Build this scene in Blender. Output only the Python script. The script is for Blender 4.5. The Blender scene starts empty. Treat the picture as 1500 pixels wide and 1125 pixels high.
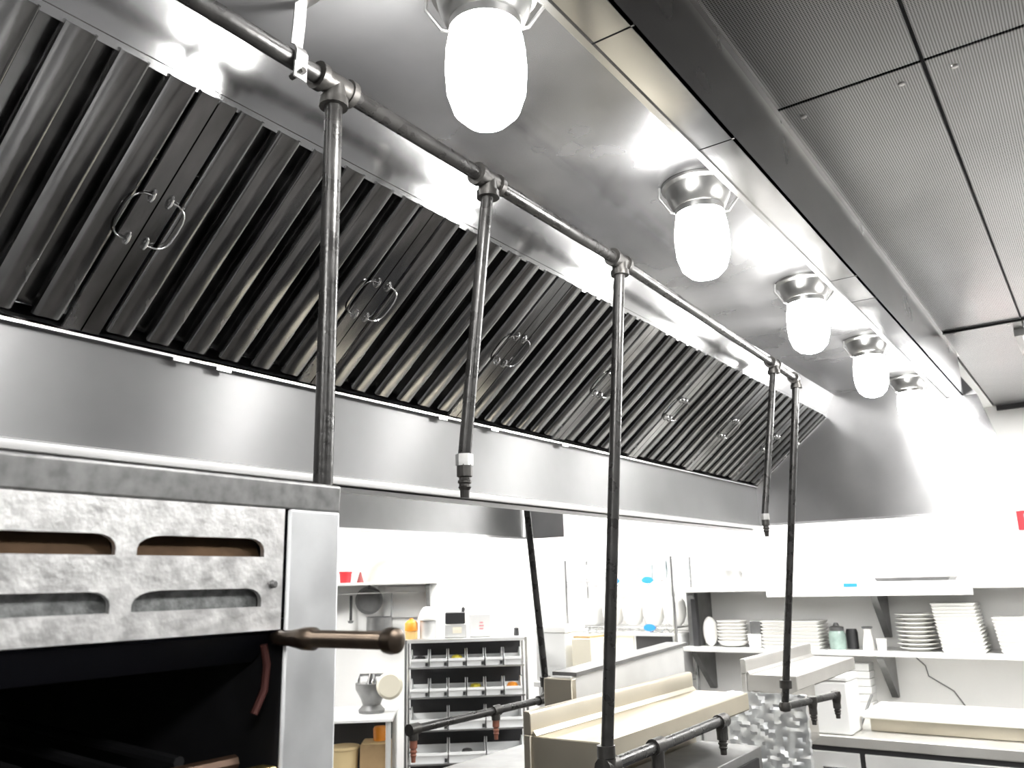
import bpy, bmesh, math, random
from mathutils import Vector, Matrix
from mathutils.geometry import tessellate_polygon
random.seed(7)
H = 1.75            # eye height: every coordinate below is written relative to the eye, z is lifted by H
scn = bpy.context.scene
C = bpy.context.collection
PI = math.pi

# ------------------------------------------------------------------ camera, world, exposure
cd = bpy.data.cameras.new('camera'); cam = bpy.data.objects.new('camera', cd); C.objects.link(cam)
R = Matrix(((0.81277189, 0.15674887, 0.5610986), (0.5820426, -0.17704343, -0.79365108), (-0.02506508, 0.97164058, -0.23513044)))
M4 = R.to_4x4(); M4.translation = Vector((0, 0, H)); cam.matrix_world = M4
cd.sensor_width = 36; cd.lens = 1208.1 / 1500 * 36; cd.clip_start = 0.02
cd.dof.use_dof = True; cd.dof.focus_distance = 1.7; cd.dof.aperture_fstop = 8.5
scn.camera = cam
w = bpy.data.worlds.new('world'); scn.world = w; w.use_nodes = True
w.node_tree.nodes['Background'].inputs[0].default_value = (0.5, 0.5, 0.5, 1)
w.node_tree.nodes['Background'].inputs[1].default_value = 0.15
vs = scn.view_settings
vs.view_transform = 'Standard'; vs.look = 'None'; vs.gamma = 1; vs.use_curve_mapping = False
vs.exposure = 0.0
scn.cycles.use_denoising = True
scn.cycles.max_bounces = 8; scn.cycles.glossy_bounces = 6; scn.cycles.diffuse_bounces = 4
scn.cycles.sample_clamp_indirect = 8; scn.cycles.caustics_reflective = True; scn.cycles.blur_glossy = 0.6
LAMP = 85.0         # radiance of the hood's jar lamps
FILL = 36.0         # radiance of the added fill lights

# ------------------------------------------------------------------ materials
MATS = {}
def mat(name, col, rough=0.5, metal=0.0, emit=None, es=0, noise=0.0, nscale=8.0, rvar=0.0, bump=0.0, bscale=200.0, stretch=(1, 1, 1), spec=0.5, col2=None, aniso=0):
    if name in MATS: return MATS[name]
    m = bpy.data.materials.new(name); m.use_nodes = True
    nt = m.node_tree; b = nt.nodes['Principled BSDF']
    c = tuple(col) + (1,) if len(col) == 3 else col
    b.inputs['Base Color'].default_value = c
    b.inputs['Roughness'].default_value = rough; b.inputs['Metallic'].default_value = metal
    b.inputs['Specular IOR Level'].default_value = spec
    if emit: b.inputs['Emission Color'].default_value = tuple(emit) + (1,); b.inputs['Emission Strength'].default_value = es
    tc = nt.nodes.new('ShaderNodeTexCoord'); mp = nt.nodes.new('ShaderNodeMapping')
    mp.inputs['Scale'].default_value = stretch
    nt.links.new(tc.outputs['Object'], mp.inputs['Vector'])
    if noise or rvar or col2:
        n = nt.nodes.new('ShaderNodeTexNoise'); n.inputs['Scale'].default_value = nscale; n.inputs['Detail'].default_value = 6
        nt.links.new(mp.outputs['Vector'], n.inputs['Vector'])
        if noise or col2:
            r = nt.nodes.new('ShaderNodeValToRGB'); nt.links.new(n.outputs['Fac'], r.inputs['Fac'])
            d = tuple(col2) + (1,) if col2 else tuple(x * (1 - noise) for x in c[:3]) + (1,)
            r.color_ramp.elements[0].color = d; r.color_ramp.elements[0].position = 0.32
            r.color_ramp.elements[1].color = c; r.color_ramp.elements[1].position = 0.68
            nt.links.new(r.outputs['Color'], b.inputs['Base Color'])
        if rvar:
            k = nt.nodes.new('ShaderNodeMapRange'); k.inputs['To Min'].default_value = max(0.03, rough - rvar); k.inputs['To Max'].default_value = rough + rvar
            k.inputs['From Min'].default_value = 0.3; k.inputs['From Max'].default_value = 0.7
            nt.links.new(n.outputs['Fac'], k.inputs['Value']); nt.links.new(k.outputs['Result'], b.inputs['Roughness'])
    if bump:
        n2 = nt.nodes.new('ShaderNodeTexNoise'); n2.inputs['Scale'].default_value = bscale; n2.inputs['Detail'].default_value = 3
        nt.links.new(mp.outputs['Vector'], n2.inputs['Vector'])
        bp = nt.nodes.new('ShaderNodeBump'); bp.inputs['Strength'].default_value = bump; bp.inputs['Distance'].default_value = 0.004
        nt.links.new(n2.outputs['Fac'], bp.inputs['Height']); nt.links.new(bp.outputs['Normal'], b.inputs['Normal'])
    MATS[name] = m
    return m

def perforated(name):
    m = mat(name, (0.34, 0.34, 0.345), 0.36, 1.0, rvar=0.06, nscale=2.0)
    nt = m.node_tree; b = nt.nodes['Principled BSDF']
    tc = nt.nodes.new('ShaderNodeTexCoord')
    sc = nt.nodes.new('ShaderNodeVectorMath'); sc.operation = 'SCALE'; sc.inputs['Scale'].default_value = 190
    fr = nt.nodes.new('ShaderNodeVectorMath'); fr.operation = 'FRACTION'
    sb = nt.nodes.new('ShaderNodeVectorMath'); sb.operation = 'SUBTRACT'; sb.inputs[1].default_value = (0.5, 0.5, 0)
    mu = nt.nodes.new('ShaderNodeVectorMath'); mu.operation = 'MULTIPLY'; mu.inputs[1].default_value = (1, 1, 0)
    ln = nt.nodes.new('ShaderNodeVectorMath'); ln.operation = 'LENGTH'
    gt = nt.nodes.new('ShaderNodeMapRange'); gt.inputs['From Min'].default_value = 0.26; gt.inputs['From Max'].default_value = 0.36
    gt.inputs['To Min'].default_value = 0.0; gt.inputs['To Max'].default_value = 1.0
    mx = nt.nodes.new('ShaderNodeMix'); mx.data_type = 'RGBA'
    mx.inputs[6].default_value = (0.06, 0.06, 0.062, 1); mx.inputs[7].default_value = (0.40, 0.40, 0.405, 1)
    L = nt.links.new
    L(tc.outputs['Object'], sc.inputs[0]); L(sc.outputs[0], fr.inputs[0]); L(fr.outputs[0], sb.inputs[0]); L(sb.outputs[0], mu.inputs[0])
    L(mu.outputs[0], ln.inputs[0]); L(ln.outputs['Value'], gt.inputs['Value']); L(gt.outputs[0], mx.inputs[0]); L(mx.outputs[2], b.inputs['Base Color'])
    return m

STEEL = mat('brushed_steel', (0.50, 0.50, 0.505), 0.27, 1.0, noise=0.18, nscale=3.0, rvar=0.07, bump=0.05, bscale=90, stretch=(1, 0.06, 1))
BRIGHT = mat('polished_steel', (0.62, 0.62, 0.63), 0.13, 1.0, rvar=0.05, nscale=5, bump=0.04, bscale=12)
HEM = mat('hem_steel', (0.72, 0.72, 0.72), 0.22, 1.0, rvar=0.05, nscale=6, stretch=(1, .2, 1))
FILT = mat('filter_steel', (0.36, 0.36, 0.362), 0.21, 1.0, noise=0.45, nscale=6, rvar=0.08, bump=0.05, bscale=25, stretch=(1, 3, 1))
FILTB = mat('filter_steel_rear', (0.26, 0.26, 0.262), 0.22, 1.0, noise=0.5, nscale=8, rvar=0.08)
WIRE = mat('handle_wire', (0.75, 0.75, 0.75), 0.18, 1.0)
PIPE = mat('black_iron_pipe', (0.035, 0.034, 0.033), 0.30, 0.35, noise=0.4, nscale=25, rvar=0.1, bump=0.15, bscale=120)
FITT = mat('iron_fitting', (0.075, 0.072, 0.068), 0.38, 0.7, noise=0.4, nscale=30, rvar=0.1, bump=0.2, bscale=90)
ZINC = mat('zinc_strap', (0.80, 0.80, 0.79), 0.3, 1.0, noise=0.15, nscale=40)
ALU = mat('lamp_collar', (0.55, 0.55, 0.54), 0.33, 1.0, noise=0.3, nscale=14, rvar=0.08, bump=0.1, bscale=60)
JAR = mat('lamp_glass', (1, 1, 1), 0.2, emit=(1.0, 0.985, 0.955), es=LAMP)
FILLM = mat('fill_diffuser', (1, 1, 1), 0.5, emit=(1.0, 0.99, 0.965), es=FILL)
WHITE = mat('white_wall_paint', (0.91, 0.905, 0.89), 0.45, noise=0.03, nscale=3)
CEILW = mat('white_ceiling', (0.8, 0.8, 0.79), 0.7)
FLOORM = mat('quarry_tile_floor', (0.085, 0.078, 0.072), 0.35, noise=0.4, nscale=5)
DARKW = mat('aisle_wall', (0.16, 0.16, 0.165), 0.5, noise=0.2, nscale=2)
def brushed(name, col, rough, metal, aniso, along_y=True, noise=0.2, nscale=3.0, rvar=0.06, bump=0.0, bscale=4.0):
    m = mat(name, col, rough, metal, noise=noise, nscale=nscale, rvar=rvar, bump=bump, bscale=bscale)
    nt = m.node_tree; b = nt.nodes['Principled BSDF']; b.inputs['Anisotropic'].default_value = aniso
    if along_y:      # brushed along the hood: highlights smear across it
        g = nt.nodes.new('ShaderNodeNewGeometry'); c = nt.nodes.new('ShaderNodeVectorMath'); c.operation = 'CROSS_PRODUCT'
        c.inputs[1].default_value = (0, 1, 0); nt.links.new(g.outputs['True Normal'], c.inputs[0]); nt.links.new(c.outputs[0], b.inputs['Tangent'])
    else:
        c = nt.nodes.new('ShaderNodeCombineXYZ'); c.inputs[2].default_value = 1.0; nt.links.new(c.outputs[0], b.inputs['Tangent'])
    return m
PANEL = brushed('brushed_rear_panel', (0.25, 0.25, 0.254), 0.42, 0.78, 0.88, rvar=0.03)
SLOPE = brushed('brushed_upper_panel', (0.46, 0.46, 0.465), 0.15, 0.93, 0.4, noise=0.2, rvar=0.02)
CEILST = brushed('brushed_canopy', (0.44, 0.44, 0.45), 0.27, 0.88, 0.78, noise=0.4, nscale=2.5, rvar=0.09, bump=0.3, bscale=2.2)
ENDST = brushed('brushed_end_panel', (0.46, 0.46, 0.465), 0.34, 0.92, 0.8, along_y=False)
PERF = perforated('perforated_ceiling')
GAP = mat('black_gap', (0.012, 0.012, 0.013), 0.6)
OVEN = mat('worn_oven_steel', (0.74, 0.735, 0.73), 0.42, 0.85, noise=0.32, nscale=60, rvar=0.08, bump=0.12, bscale=180)
OVENF = mat('oven_frame_steel', (0.62, 0.63, 0.64), 0.45, 0.85, noise=0.12, nscale=25, rvar=0.06)
OVTOP = mat('oven_top_steel', (0.33, 0.33, 0.33), 0.45, 0.85, noise=0.35, nscale=70, rvar=0.08)
BLACK = mat('sooty_iron', (0.012, 0.012, 0.014), 0.6, 0.2, noise=0.5, nscale=20)
RUST = mat('heat_browned_steel', (0.20, 0.125, 0.075), 0.5, 0.7, noise=0.4, nscale=25)
FIRE = mat('ceramic_tile', (0.33, 0.34, 0.34), 0.75, 0.2, noise=0.55, nscale=90, bump=0.4, bscale=150)
CREAM = mat('warm_steel', (0.58, 0.535, 0.44), 0.36, 0.88, noise=0.12, nscale=5, rvar=0.06)
PALE = mat('pale_steel', (0.78, 0.78, 0.77), 0.4, 0.4, noise=0.1, nscale=6)
FOIL = mat('crumpled_foil', (0.80, 0.82, 0.84), 0.36, 0.9, noise=0.1, nscale=12, bump=0.22, bscale=16)
CHINA = mat('white_china', (0.88, 0.87, 0.84), 0.2)
PLAST = mat('white_plastic', (0.86, 0.86, 0.85), 0.4)
BINM = mat('grey_bin_plastic', (0.88, 0.89, 0.89), 0.45)
DARK = mat('dark_plastic', (0.03, 0.03, 0.032), 0.45)
GREYM = mat('grey_metal', (0.22, 0.22, 0.22), 0.4, 0.6, noise=0.3, nscale=10)
RED = mat('red_plastic', (0.60, 0.03, 0.04), 0.4)
ORANGE = mat('orange_plastic', (0.9, 0.33, 0.03), 0.4)
BLUE = mat('blue_tag', (0.03, 0.25, 0.75), 0.4)
GREEN = mat('green_glass', (0.32, 0.42, 0.38), 0.15, noise=0.3, nscale=20)
CARD = mat('cardboard', (0.52, 0.36, 0.19), 0.7, noise=0.15, nscale=14)
TAN = mat('tan_bucket', (0.74, 0.58, 0.32), 0.5)
COPPER = mat('rubber_cap', (0.22, 0.08, 0.05), 0.5)
YELLOW = mat('yellow_food', (0.65, 0.55, 0.05), 0.5)
BOARD = mat('white_cutting_board', (0.88, 0.87, 0.84), 0.4)
TAPE = mat('masking_tape', (0.85, 0.8, 0.66), 0.6)

# ------------------------------------------------------------------ mesh building
class MB:
    def __init__(s): s.bm = bmesh.new()
    def face(s, pts):
        try: return s.bm.faces.new([s.bm.verts.new(p) for p in pts])
        except ValueError: return None
    def hexa(s, p):          # 8 points: bottom 4 (ccw), top 4
        v = [s.bm.verts.new(q) for q in p]
        for f in ((3, 2, 1, 0), (4, 5, 6, 7), (0, 1, 5, 4), (1, 2, 6, 5), (2, 3, 7, 6), (3, 0, 4, 7)):
            s.bm.faces.new([v[i] for i in f])
        return s
    def box(s, x0, x1, y0, y1, z0, z1):
        return s.hexa([(x0, y0, z0), (x1, y0, z0), (x1, y1, z0), (x0, y1, z0), (x0, y0, z1), (x1, y0, z1), (x1, y1, z1), (x0, y1, z1)])
    def xz(s, poly, y0, y1):  # polygon in x,z extruded along y
        return s.ext([(p[0], y0, p[1]) for p in poly], (0, y1 - y0, 0))
    def ext(s, pts, d):
        d = Vector(d); a = [s.bm.verts.new(p) for p in pts]; b = [s.bm.verts.new(Vector(p) + d) for p in pts]
        n = len(a); s.bm.faces.new(a[::-1]); s.bm.faces.new(b)
        for i in range(n): s.bm.faces.new([a[i], a[(i + 1) % n], b[(i + 1) % n], b[i]])
        return s
    def sheet(s, p, q, y0, y1, t, side=1):   # a metal sheet from p to q (x,z), running along y, thickness t
        d = Vector((q[0] - p[0], q[1] - p[1])).normalized(); n = Vector((-d.y, d.x)) * t * side
        return s.xz([p, q, (q[0] + n.x, q[1] + n.y), (p[0] + n.x, p[1] + n.y)], y0, y1)
    def tube(s, pts, r, n=12, cap=True):
        pts = [Vector(p) for p in pts]; rings = []; up = None
        rr = r if isinstance(r, (list, tuple)) else [r] * len(pts)
        for i, p in enumerate(pts):
            t = (pts[min(i + 1, len(pts) - 1)] - pts[max(i - 1, 0)]).normalized()
            if up is None:
                up = Vector((0, 0, 1)) if abs(t.z) < 0.9 else Vector((1, 0, 0))
            a = t.cross(up).normalized(); b = a.cross(t).normalized(); up = b
            rings.append([s.bm.verts.new(p + (a * math.cos(2 * PI * k / n) + b * math.sin(2 * PI * k / n)) * rr[i]) for k in range(n)])
        for i in range(len(rings) - 1):
            for k in range(n):
                s.bm.faces.new([rings[i][k], rings[i][(k + 1) % n], rings[i + 1][(k + 1) % n], rings[i + 1][k]])
        if cap: s.bm.faces.new(rings[0][::-1]); s.bm.faces.new(rings[-1])
        return s
    def lathe(s, prof, c=(0, 0, 0), n=24, ax='z', sx=1, sy=1):
        rings = []
        for r, h in prof:
            ring = []
            for k in range(n):
                a = 2 * PI * k / n; q = (r * math.cos(a) * sx, r * math.sin(a) * sy, h)
                if ax == 'x': q = (h, q[0], q[1])
                if ax == 'y': q = (q[0], h, q[1])
                ring.append(s.bm.verts.new((c[0] + q[0], c[1] + q[1], c[2] + q[2])))
            rings.append(ring)
        for i in range(len(rings) - 1):
            for k in range(n):
                s.bm.faces.new([rings[i][k], rings[i][(k + 1) % n], rings[i + 1][(k + 1) % n], rings[i + 1][k]])
        if prof[0][0] > 1e-5: s.bm.faces.new(rings[0][::-1])
        if prof[-1][0] > 1e-5: s.bm.faces.new(rings[-1])
        bmesh.ops.remove_doubles(s.bm, verts=s.bm.verts, dist=1e-6)
        return s
    def holed(s, outer, holes, fn, depth):   # flat plate with holes; fn maps (u,v)->point; depth vector
        d = Vector(depth); loops = [outer] + holes
        tris = tessellate_polygon([[Vector((u, v, 0)) for u, v in L] for L in loops])
        flat = [q for L in loops for q in L]
        a = [s.bm.verts.new(fn(*q)) for q in flat]; b = [s.bm.verts.new(Vector(fn(*q)) + d) for q in flat]
        for t in tris:
            s.bm.faces.new([a[i] for i in t]); s.bm.faces.new([b[i] for i in reversed(t)])
        o = 0
        for L in loops:
            n = len(L)
            for i in range(n): s.bm.faces.new([a[o + i], a[o + (i + 1) % n], b[o + (i + 1) % n], b[o + i]])
            o += n
        return s
    def mesh(s, name, m, off=(0, 0, 0), smooth=35):
        bmesh.ops.recalc_face_normals(s.bm, faces=s.bm.faces)
        bmesh.ops.translate(s.bm, verts=s.bm.verts, vec=off)
        me = bpy.data.meshes.new(name); s.bm.to_mesh(me); s.bm.free()
        me.materials.append(m)
        me.shade_smooth(); me.set_sharp_from_angle(angle=math.radians(smooth))
        return me
    def build(s, name, m, parent=None, local=False, bevel=0, smooth=35):
        if parent is None and not local:        # origin at the base centre
            xs = [v.co for v in s.bm.verts]
            o = Vector(((min(v.x for v in xs) + max(v.x for v in xs)) / 2, (min(v.y for v in xs) + max(v.y for v in xs)) / 2, min(v.z for v in xs)))
            me = s.mesh(name, m, -o, smooth); ob = bpy.data.objects.new(name, me); ob.location = o + Vector((0, 0, H))
        elif local:
            me = s.mesh(name, m, (0, 0, 0), smooth); ob = bpy.data.objects.new(name, me)
        else:
            base = parent.location.copy(); p = parent.parent
            while p: base += p.location; p = p.parent
            me = s.mesh(name, m, Vector((0, 0, H)) - base, smooth); ob = bpy.data.objects.new(name, me)
        C.objects.link(ob)
        if parent: ob.parent = parent
        if bevel:
            b = ob.modifiers.new('bevel', 'BEVEL'); b.width = bevel; b.segments = 2; b.limit_method = 'ANGLE'; b.angle_limit = math.radians(40)
        return ob

def tag(o, label=None, cat=None, group=None, kind=None):
    for k, v in (('label', label), ('category', cat), ('group', group), ('kind', kind)):
        if v: o[k] = v
    return o
def thing(name, loc, label, cat, group=None, rz=0):
    o = bpy.data.objects.new(name, None); o.empty_display_size = 0.05; C.objects.link(o)
    o.location = (loc[0], loc[1], loc[2] + H); o.rotation_euler = (0, 0, rz)
    return tag(o, label, cat, group)
def inst(name, me, parent, loc=(0, 0, 0), rot=None):
    o = bpy.data.objects.new(name, me); C.objects.link(o); o.parent = parent; o.location = loc
    if rot: o.rotation_euler = rot
    return o
def copy_tree(o, parent=None):
    c = o.copy(); C.objects.link(c); c.parent = parent
    for ch in list(o.children): copy_tree(ch, c)
    return c
def rbox(x0, x1, y0, y1, z0, z1): return MB().box(x0, x1, y0, y1, z0, z1)
ORD = ['first', 'second', 'third', 'fourth', 'fifth', 'sixth', 'seventh', 'eighth', 'ninth', 'tenth', 'eleventh', 'twelfth', 'thirteenth', 'fourteenth']
FL = -H

# ------------------------------------------------------------------ room shell
XL, XR, YN, YF, ZC = -5.3, 2.4, -2.4, 5.87, 1.0
tag(rbox(XL, XR, YN, YF, FL - 0.1, FL).build('floor', FLOORM), 'dark quarry tile kitchen floor', 'floor', kind='structure')
tag(rbox(XL, XR, YF, YF + 0.1, FL, ZC + 0.06).build('wall_back', WHITE), 'white painted kitchen wall behind the plate shelves', 'wall', kind='structure')
tag(rbox(XL - 0.1, XL, YN, YF, FL, ZC + 0.06).build('wall_left', WHITE), 'white painted wall at the far side of the kitchen', 'wall', kind='structure')
tag(rbox(XR, XR + 0.1, YN, YF, FL, ZC + 0.06).build('wall_right', DARKW), 'dark wall across the cooking aisle', 'wall', kind='structure')
tag(rbox(XL, XR, YN - 0.1, YN, FL, ZC + 0.06).build('wall_front', DARKW), 'dark wall at the near end of the aisle', 'wall', kind='structure')
AD = math.radians(39.3); DU = Vector((math.cos(AD), math.sin(AD), 0)); DW = Vector((-math.sin(AD), math.cos(AD), 0)); DP = Vector((-3.7, 5.87, 0))
q0 = DP; q1 = DP - DU * 2.06
tag(MB().ext([(q0.x, q0.y - 0.001, FL), (q1.x, q1.y, FL), (q1.x, q0.y - 0.001, FL)], (0, 0, ZC + 0.05 - FL)).build('wall_diagonal', WHITE), 'white wall set diagonally behind the bin rack', 'wall', kind='structure')
ce = tag(rbox(XL, XR, YN, YF, ZC + 0.012, ZC + 0.06).build('ceiling', GAP), 'kitchen ceiling of perforated metal panels', 'ceiling', kind='structure')
ex = [-0.462, -0.158, 1.05, 2.4]; ey = [-2.4, -0.5, 1.68, 3.84, 5.87]
for i in range(3):
    for j in range(4):
        rbox(ex[i] + 0.003, ex[i + 1] - 0.003, ey[j] + 0.004, ey[j + 1] - 0.004, ZC, ZC + 0.01).build('ceiling_panel', PERF, ce, bevel=0.0015)
        for sx in (ex[i] + 0.05, ex[i + 1] - 0.05):
            for sy in (ey[j] + 0.06,):
                MB().lathe([(0.0, -0.004), (0.006, -0.0025), (0.008, 0)], (sx, sy, ZC), 10).build('screw', ZINC, ce)
rbox(XL, -0.47, YN, YF, ZC, ZC + 0.01).build('ceiling_board', CEILW, ce)
MB().tube([(-0.45, 3.84, ZC - 0.006), (-0.2, 3.835, ZC - 0.006), (0.2, 3.85, ZC - 0.006), (1.0, 3.84, ZC - 0.006)], 0.005, 8).build('cable', DARK, ce)
rbox(-0.452, 2.39, 5.84, 5.868, ZC - 0.03, ZC).build('crown_shadow_strip', DARK, ce)  # dark strip stands in for the shadow line where ceiling meets wall

def fill(x0, x1, y0, y1, label, z=ZC):  # unseen fill lights, added to brighten the oven, counter and back walls
    t = thing('fill_light', ((x0 + x1) / 2, (y0 + y1) / 2, z - 0.03), label, 'fill light')
    fr = MB()
    for a in ((x0, x1, y0, y0 + .03), (x0, x1, y1 - .03, y1), (x0, x0 + .03, y0 + .03, y1 - .03), (x1 - .03, x1, y0 + .03, y1 - .03)): fr.box(*a, z - 0.03, z - 0.0005)
    fr.build('frame', PLAST, t)
    rbox(x0 + .03, x1 - .03, y0 + .03, y1 - .03, z - 0.022, z - 0.0005).build('diffuser', FILLM, t)
fill(0.9, 1.5, 0.9, 2.1, 'added troffer in the perforated ceiling over the aisle, beside the middle of the hood')
fill(0.5, 1.1, 2.7, 3.7, 'added troffer in the perforated ceiling over the aisle, beside the far end of the hood')
fill(0.9, 1.5, -1.6, -0.4, 'added troffer in the perforated ceiling over the near end of the aisle')
fill(-0.2, 0.4, 4.0, 5.2, 'added troffer in the perforated ceiling over the white cutting board counter')
fill(-2.3, -1.1, 4.75, 5.35, 'added troffer in the white ceiling above the wall shelves')
fill(-4.6, -4.0, 2.4, 3.6, 'added troffer in the white ceiling above the bin rack')
fill(-4.0, -2.8, 4.75, 5.35, 'added troffer in the white ceiling above the wire shelving')

# ------------------------------------------------------------------ the big exhaust hood
Y0, Y1 = -1.2, 4.30
XB, ZB, ZF = -1.48, 0.258, 0.462
PC, PD = (-1.09, 0.787), (-1.036, 0.895)
XE, XS, ZS, ZK = -0.53, -0.456, 0.80, 0.895     # ZK: canopy height
hood = thing('exhaust_hood', (-0.95, 1.55, ZB), 'long stainless steel canopy exhaust hood over the cooking line', 'exhaust hood')
hood.location.z = ZB - 0.02 + H
MB().sheet((XB, ZB), (XB, ZF), Y0, Y1, 0.004).build('rear_panel', PANEL, hood)
MB().xz([(XB, ZB - 0.018), (XB + 0.012, ZB - 0.018), (XB + 0.014, ZB - 0.012), (XB + 0.014, ZB - 0.003), (XB + 0.001, ZB + 0.003), (XB, ZB + 0.003)], Y0, Y1).build('rear_hem', mat('bright_hem', (0.85, 0.85, 0.85), 0.35, 0.55, noise=0.1, nscale=5), hood)
MB().xz([(XB - 0.055, ZB - 0.028), (XB - 0.035, ZB - 0.03), (XB - 0.033, ZB - 0.018), (XB - 0.055, ZB - 0.016)], Y0, Y1).build('rear_inner_hem', MATS['bright_hem'], hood)
MB().xz([(XB - 0.055, ZB - 0.018), (XB - 0.002, ZB - 0.012), (XB - 0.004, ZB), (XB - 0.055, ZB - 0.005)], Y0, Y1).build('rear_bottom', STEEL, hood)
MB().xz([(XB + 0.001, ZF - 0.006), (XB + 0.016, ZF - 0.006), (XB + 0.016, ZF - 0.001), (XB + 0.013, ZF - 0.001), (XB + 0.013, ZF - 0.003), (XB + 0.001, ZF - 0.003)], Y0, Y1).build('grease_gutter', HEM, hood)
k = 0
for yy in (0.90, 1.0, 1.71, 1.95, 2.35):
    rbox(XB + 0.0165, XB + 0.022, yy, yy + 0.035, ZF - 0.014, ZF - 0.003).build('gutter_clip', HEM, hood)
MB().sheet(PC, PD, Y0, Y1, 0.004).build('upper_panel', SLOPE, hood)
MB().sheet(PD, (XE, ZK), Y0, Y1, 0.004).build('canopy_panel', CEILST, hood)
MB().sheet((XE, ZK), (XE, ZS + 0.004), Y0, Y1, 0.004).build('drip_edge', HEM, hood)
for a, b in ((Y0, 0.98), (0.984, 1.385), (1.389, 2.30), (2.304, 2.53), (2.534, 3.4), (3.404, Y1 - 0.003)):
    MB().xz([(XE, ZS), (XS, ZS), (XS, ZS + 0.004), (XE, ZS + 0.004)], a, b).build('front_ledge', BRIGHT, hood)
MB().xz([(XE - 0.008, ZS - 0.004), (XE + 0.004, ZS - 0.004), (XE + 0.004, ZS), (XE - 0.008, ZS)], Y0, Y1).build('ledge_trim', HEM, hood)
MB().sheet((XS, ZS), (XS, ZC), Y0, Y1, 0.005, 1).build('front_face', mat('dull_front_steel', (0.24, 0.24, 0.245), 0.3, 1.0, rvar=0.04, nscale=2), hood)
MB().xz([(XS - 0.001, ZC - 0.008), (XS + 0.010, ZC - 0.008), (XS + 0.010, ZC - 0.0005), (XS - 0.001, ZC - 0.0005)], Y0, Y1).build('ceiling_trim', HEM, hood)
endp = [(XB - 0.06, ZB), (-0.26, ZB), (-0.40, 0.80), (-0.425, 0.84), (-0.462, 0.905), (-0.95, 0.905), (XB - 0.06, 0.905)]
MB().xz(endp, Y1, Y1 + 0.005).build('end_panel', ENDST, hood)
MB().xz(endp, Y0 - 0.005, Y0).build('end_panel', ENDST, hood)
MB().hexa([(-0.285, Y1 - 0.03, ZB), (-0.26, Y1 - 0.03, ZB), (-0.26, Y1 - 0.0005, ZB), (-0.285, Y1 - 0.0005, ZB), (-0.455, Y1 - 0.03, 0.797), (-0.40, Y1 - 0.03, 0.797), (-0.40, Y1 - 0.0005, 0.797), (-0.455, Y1 - 0.0005, 0.797)]).build('end_flange', BRIGHT, hood)
rbox(XB + 0.02, -0.27, Y1 - 0.012, Y1 - 0.0005, ZB - 0.001, ZB + 0.01).build('end_hem', HEM, hood)
MB().xz([(XB - 0.002, ZF + 0.01), (PC[0] + 0.002, PC[1] + 0.002), (PC[0] + 0.01, PC[1] - 0.008), (XB + 0.012, ZF)], Y1 - 0.02, Y1 - 0.001).build('filter_stop', HEM, hood)
MB().sheet((XB - 0.06, ZB), (XB - 0.06, 0.905), Y0, Y1, 0.003).build('rear_casing', STEEL, hood)
MB().sheet((XB - 0.06, 0.906), (XS - 0.006, 0.906), Y0, Y1, 0.003).build('top_casing', STEEL, hood)

# ------------------------------------------------------------------ grease filters: each one lifts out
FD = Vector((PC[0] - XB, 0, PC[1] - ZF)); FLEN = FD.length; FU = FD.normalized()      # up along the filter
FN = Vector((FU.z, 0, -FU.x))                                                        # facing down and out
pitch, FWD = 0.0812, 0.538
tilt = math.atan2(FU.z, FU.x)
# local filter axes: x = along FU, y = world y, z = FN*-1 (behind);  local (u, v, d): point = base + FU*u + y*v - FN*d
def fp(u, v, d): q = FU * u - FN * d; return (q.x, v, q.z)
def fpoly(mb, prof, u0, u1):   # profile in (v, d), extruded along u
    a = [fp(u0, v, d) for v, d in prof]; return mb.ext(a, FU * (u1 - u0))
LU = FLEN - 0.006
def strip_profile(w, dep, t=0.0016):
    c = 0.004
    return [(0.006, dep), (0.0, dep * .35), (0.002, 0.002), (c + .004, -0.0012), (w / 2, 0.0006), (w - c - .004, -0.0012), (w - 0.002, 0.002), (w, dep * .35), (w - 0.006, dep),
            (w - 0.0085, dep), (w - t - .001, dep * .4), (w - .005, 0.003), (w / 2, 0.0024), (.005, 0.003), (t + .001, dep * .4), (0.0085, dep)]
front_me = fpoly(MB(), strip_profile(0.050, 0.017), 0.012, LU - 0.002).mesh('baffle', FILT)
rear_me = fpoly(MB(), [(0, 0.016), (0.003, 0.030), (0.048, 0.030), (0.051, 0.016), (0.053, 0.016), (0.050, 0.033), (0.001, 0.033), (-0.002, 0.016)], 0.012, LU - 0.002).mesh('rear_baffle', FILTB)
side_me = fpoly(MB(), [(0, 0), (0.031, 0), (0.033, 0.003), (0.033, 0.010), (0.031, 0.010), (0.0305, 0.003), (0.002, 0.003), (0.002, 0.046), (0, 0.046)], 0, LU - 0.002).mesh('side_frame', FILT)
side2_me = fpoly(MB(), [(0, 0), (-0.031, 0), (-0.033, 0.003), (-0.033, 0.010), (-0.031, 0.010), (-0.0305, 0.003), (-0.002, 0.003), (-0.002, 0.046), (0, 0.046)], 0, LU - 0.002).mesh('side_frame', FILT)
def bail(sgn, m_=None, lift=1.0):   # wire bail handle with two eyes, folding towards sgn
    m = MB(); pts = []; u0, u1 = FLEN * 0.5 - 0.045, FLEN * 0.5 + 0.045; ro = 0.034
    pts.append(fp(u0, 0, -0.003))
    for i in range(13):
        a = PI * i / 12; e = 0.85
        cu = (u0 + u1) / 2 - math.copysign(abs(math.cos(a)) ** 0.6, math.cos(a)) * 0.047; cv = math.sin(a) ** 0.6 * ro * sgn if 0 < i < 12 else 0
        pts.append(fp(cu, cv, -0.004 - 0.010 * lift * math.sin(a)))
    pts.append(fp(u1, 0, -0.003))
    m.tube(pts, 0.0017, 8)
    return m.mesh('bail_handle', m_ or WIRE)
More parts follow.
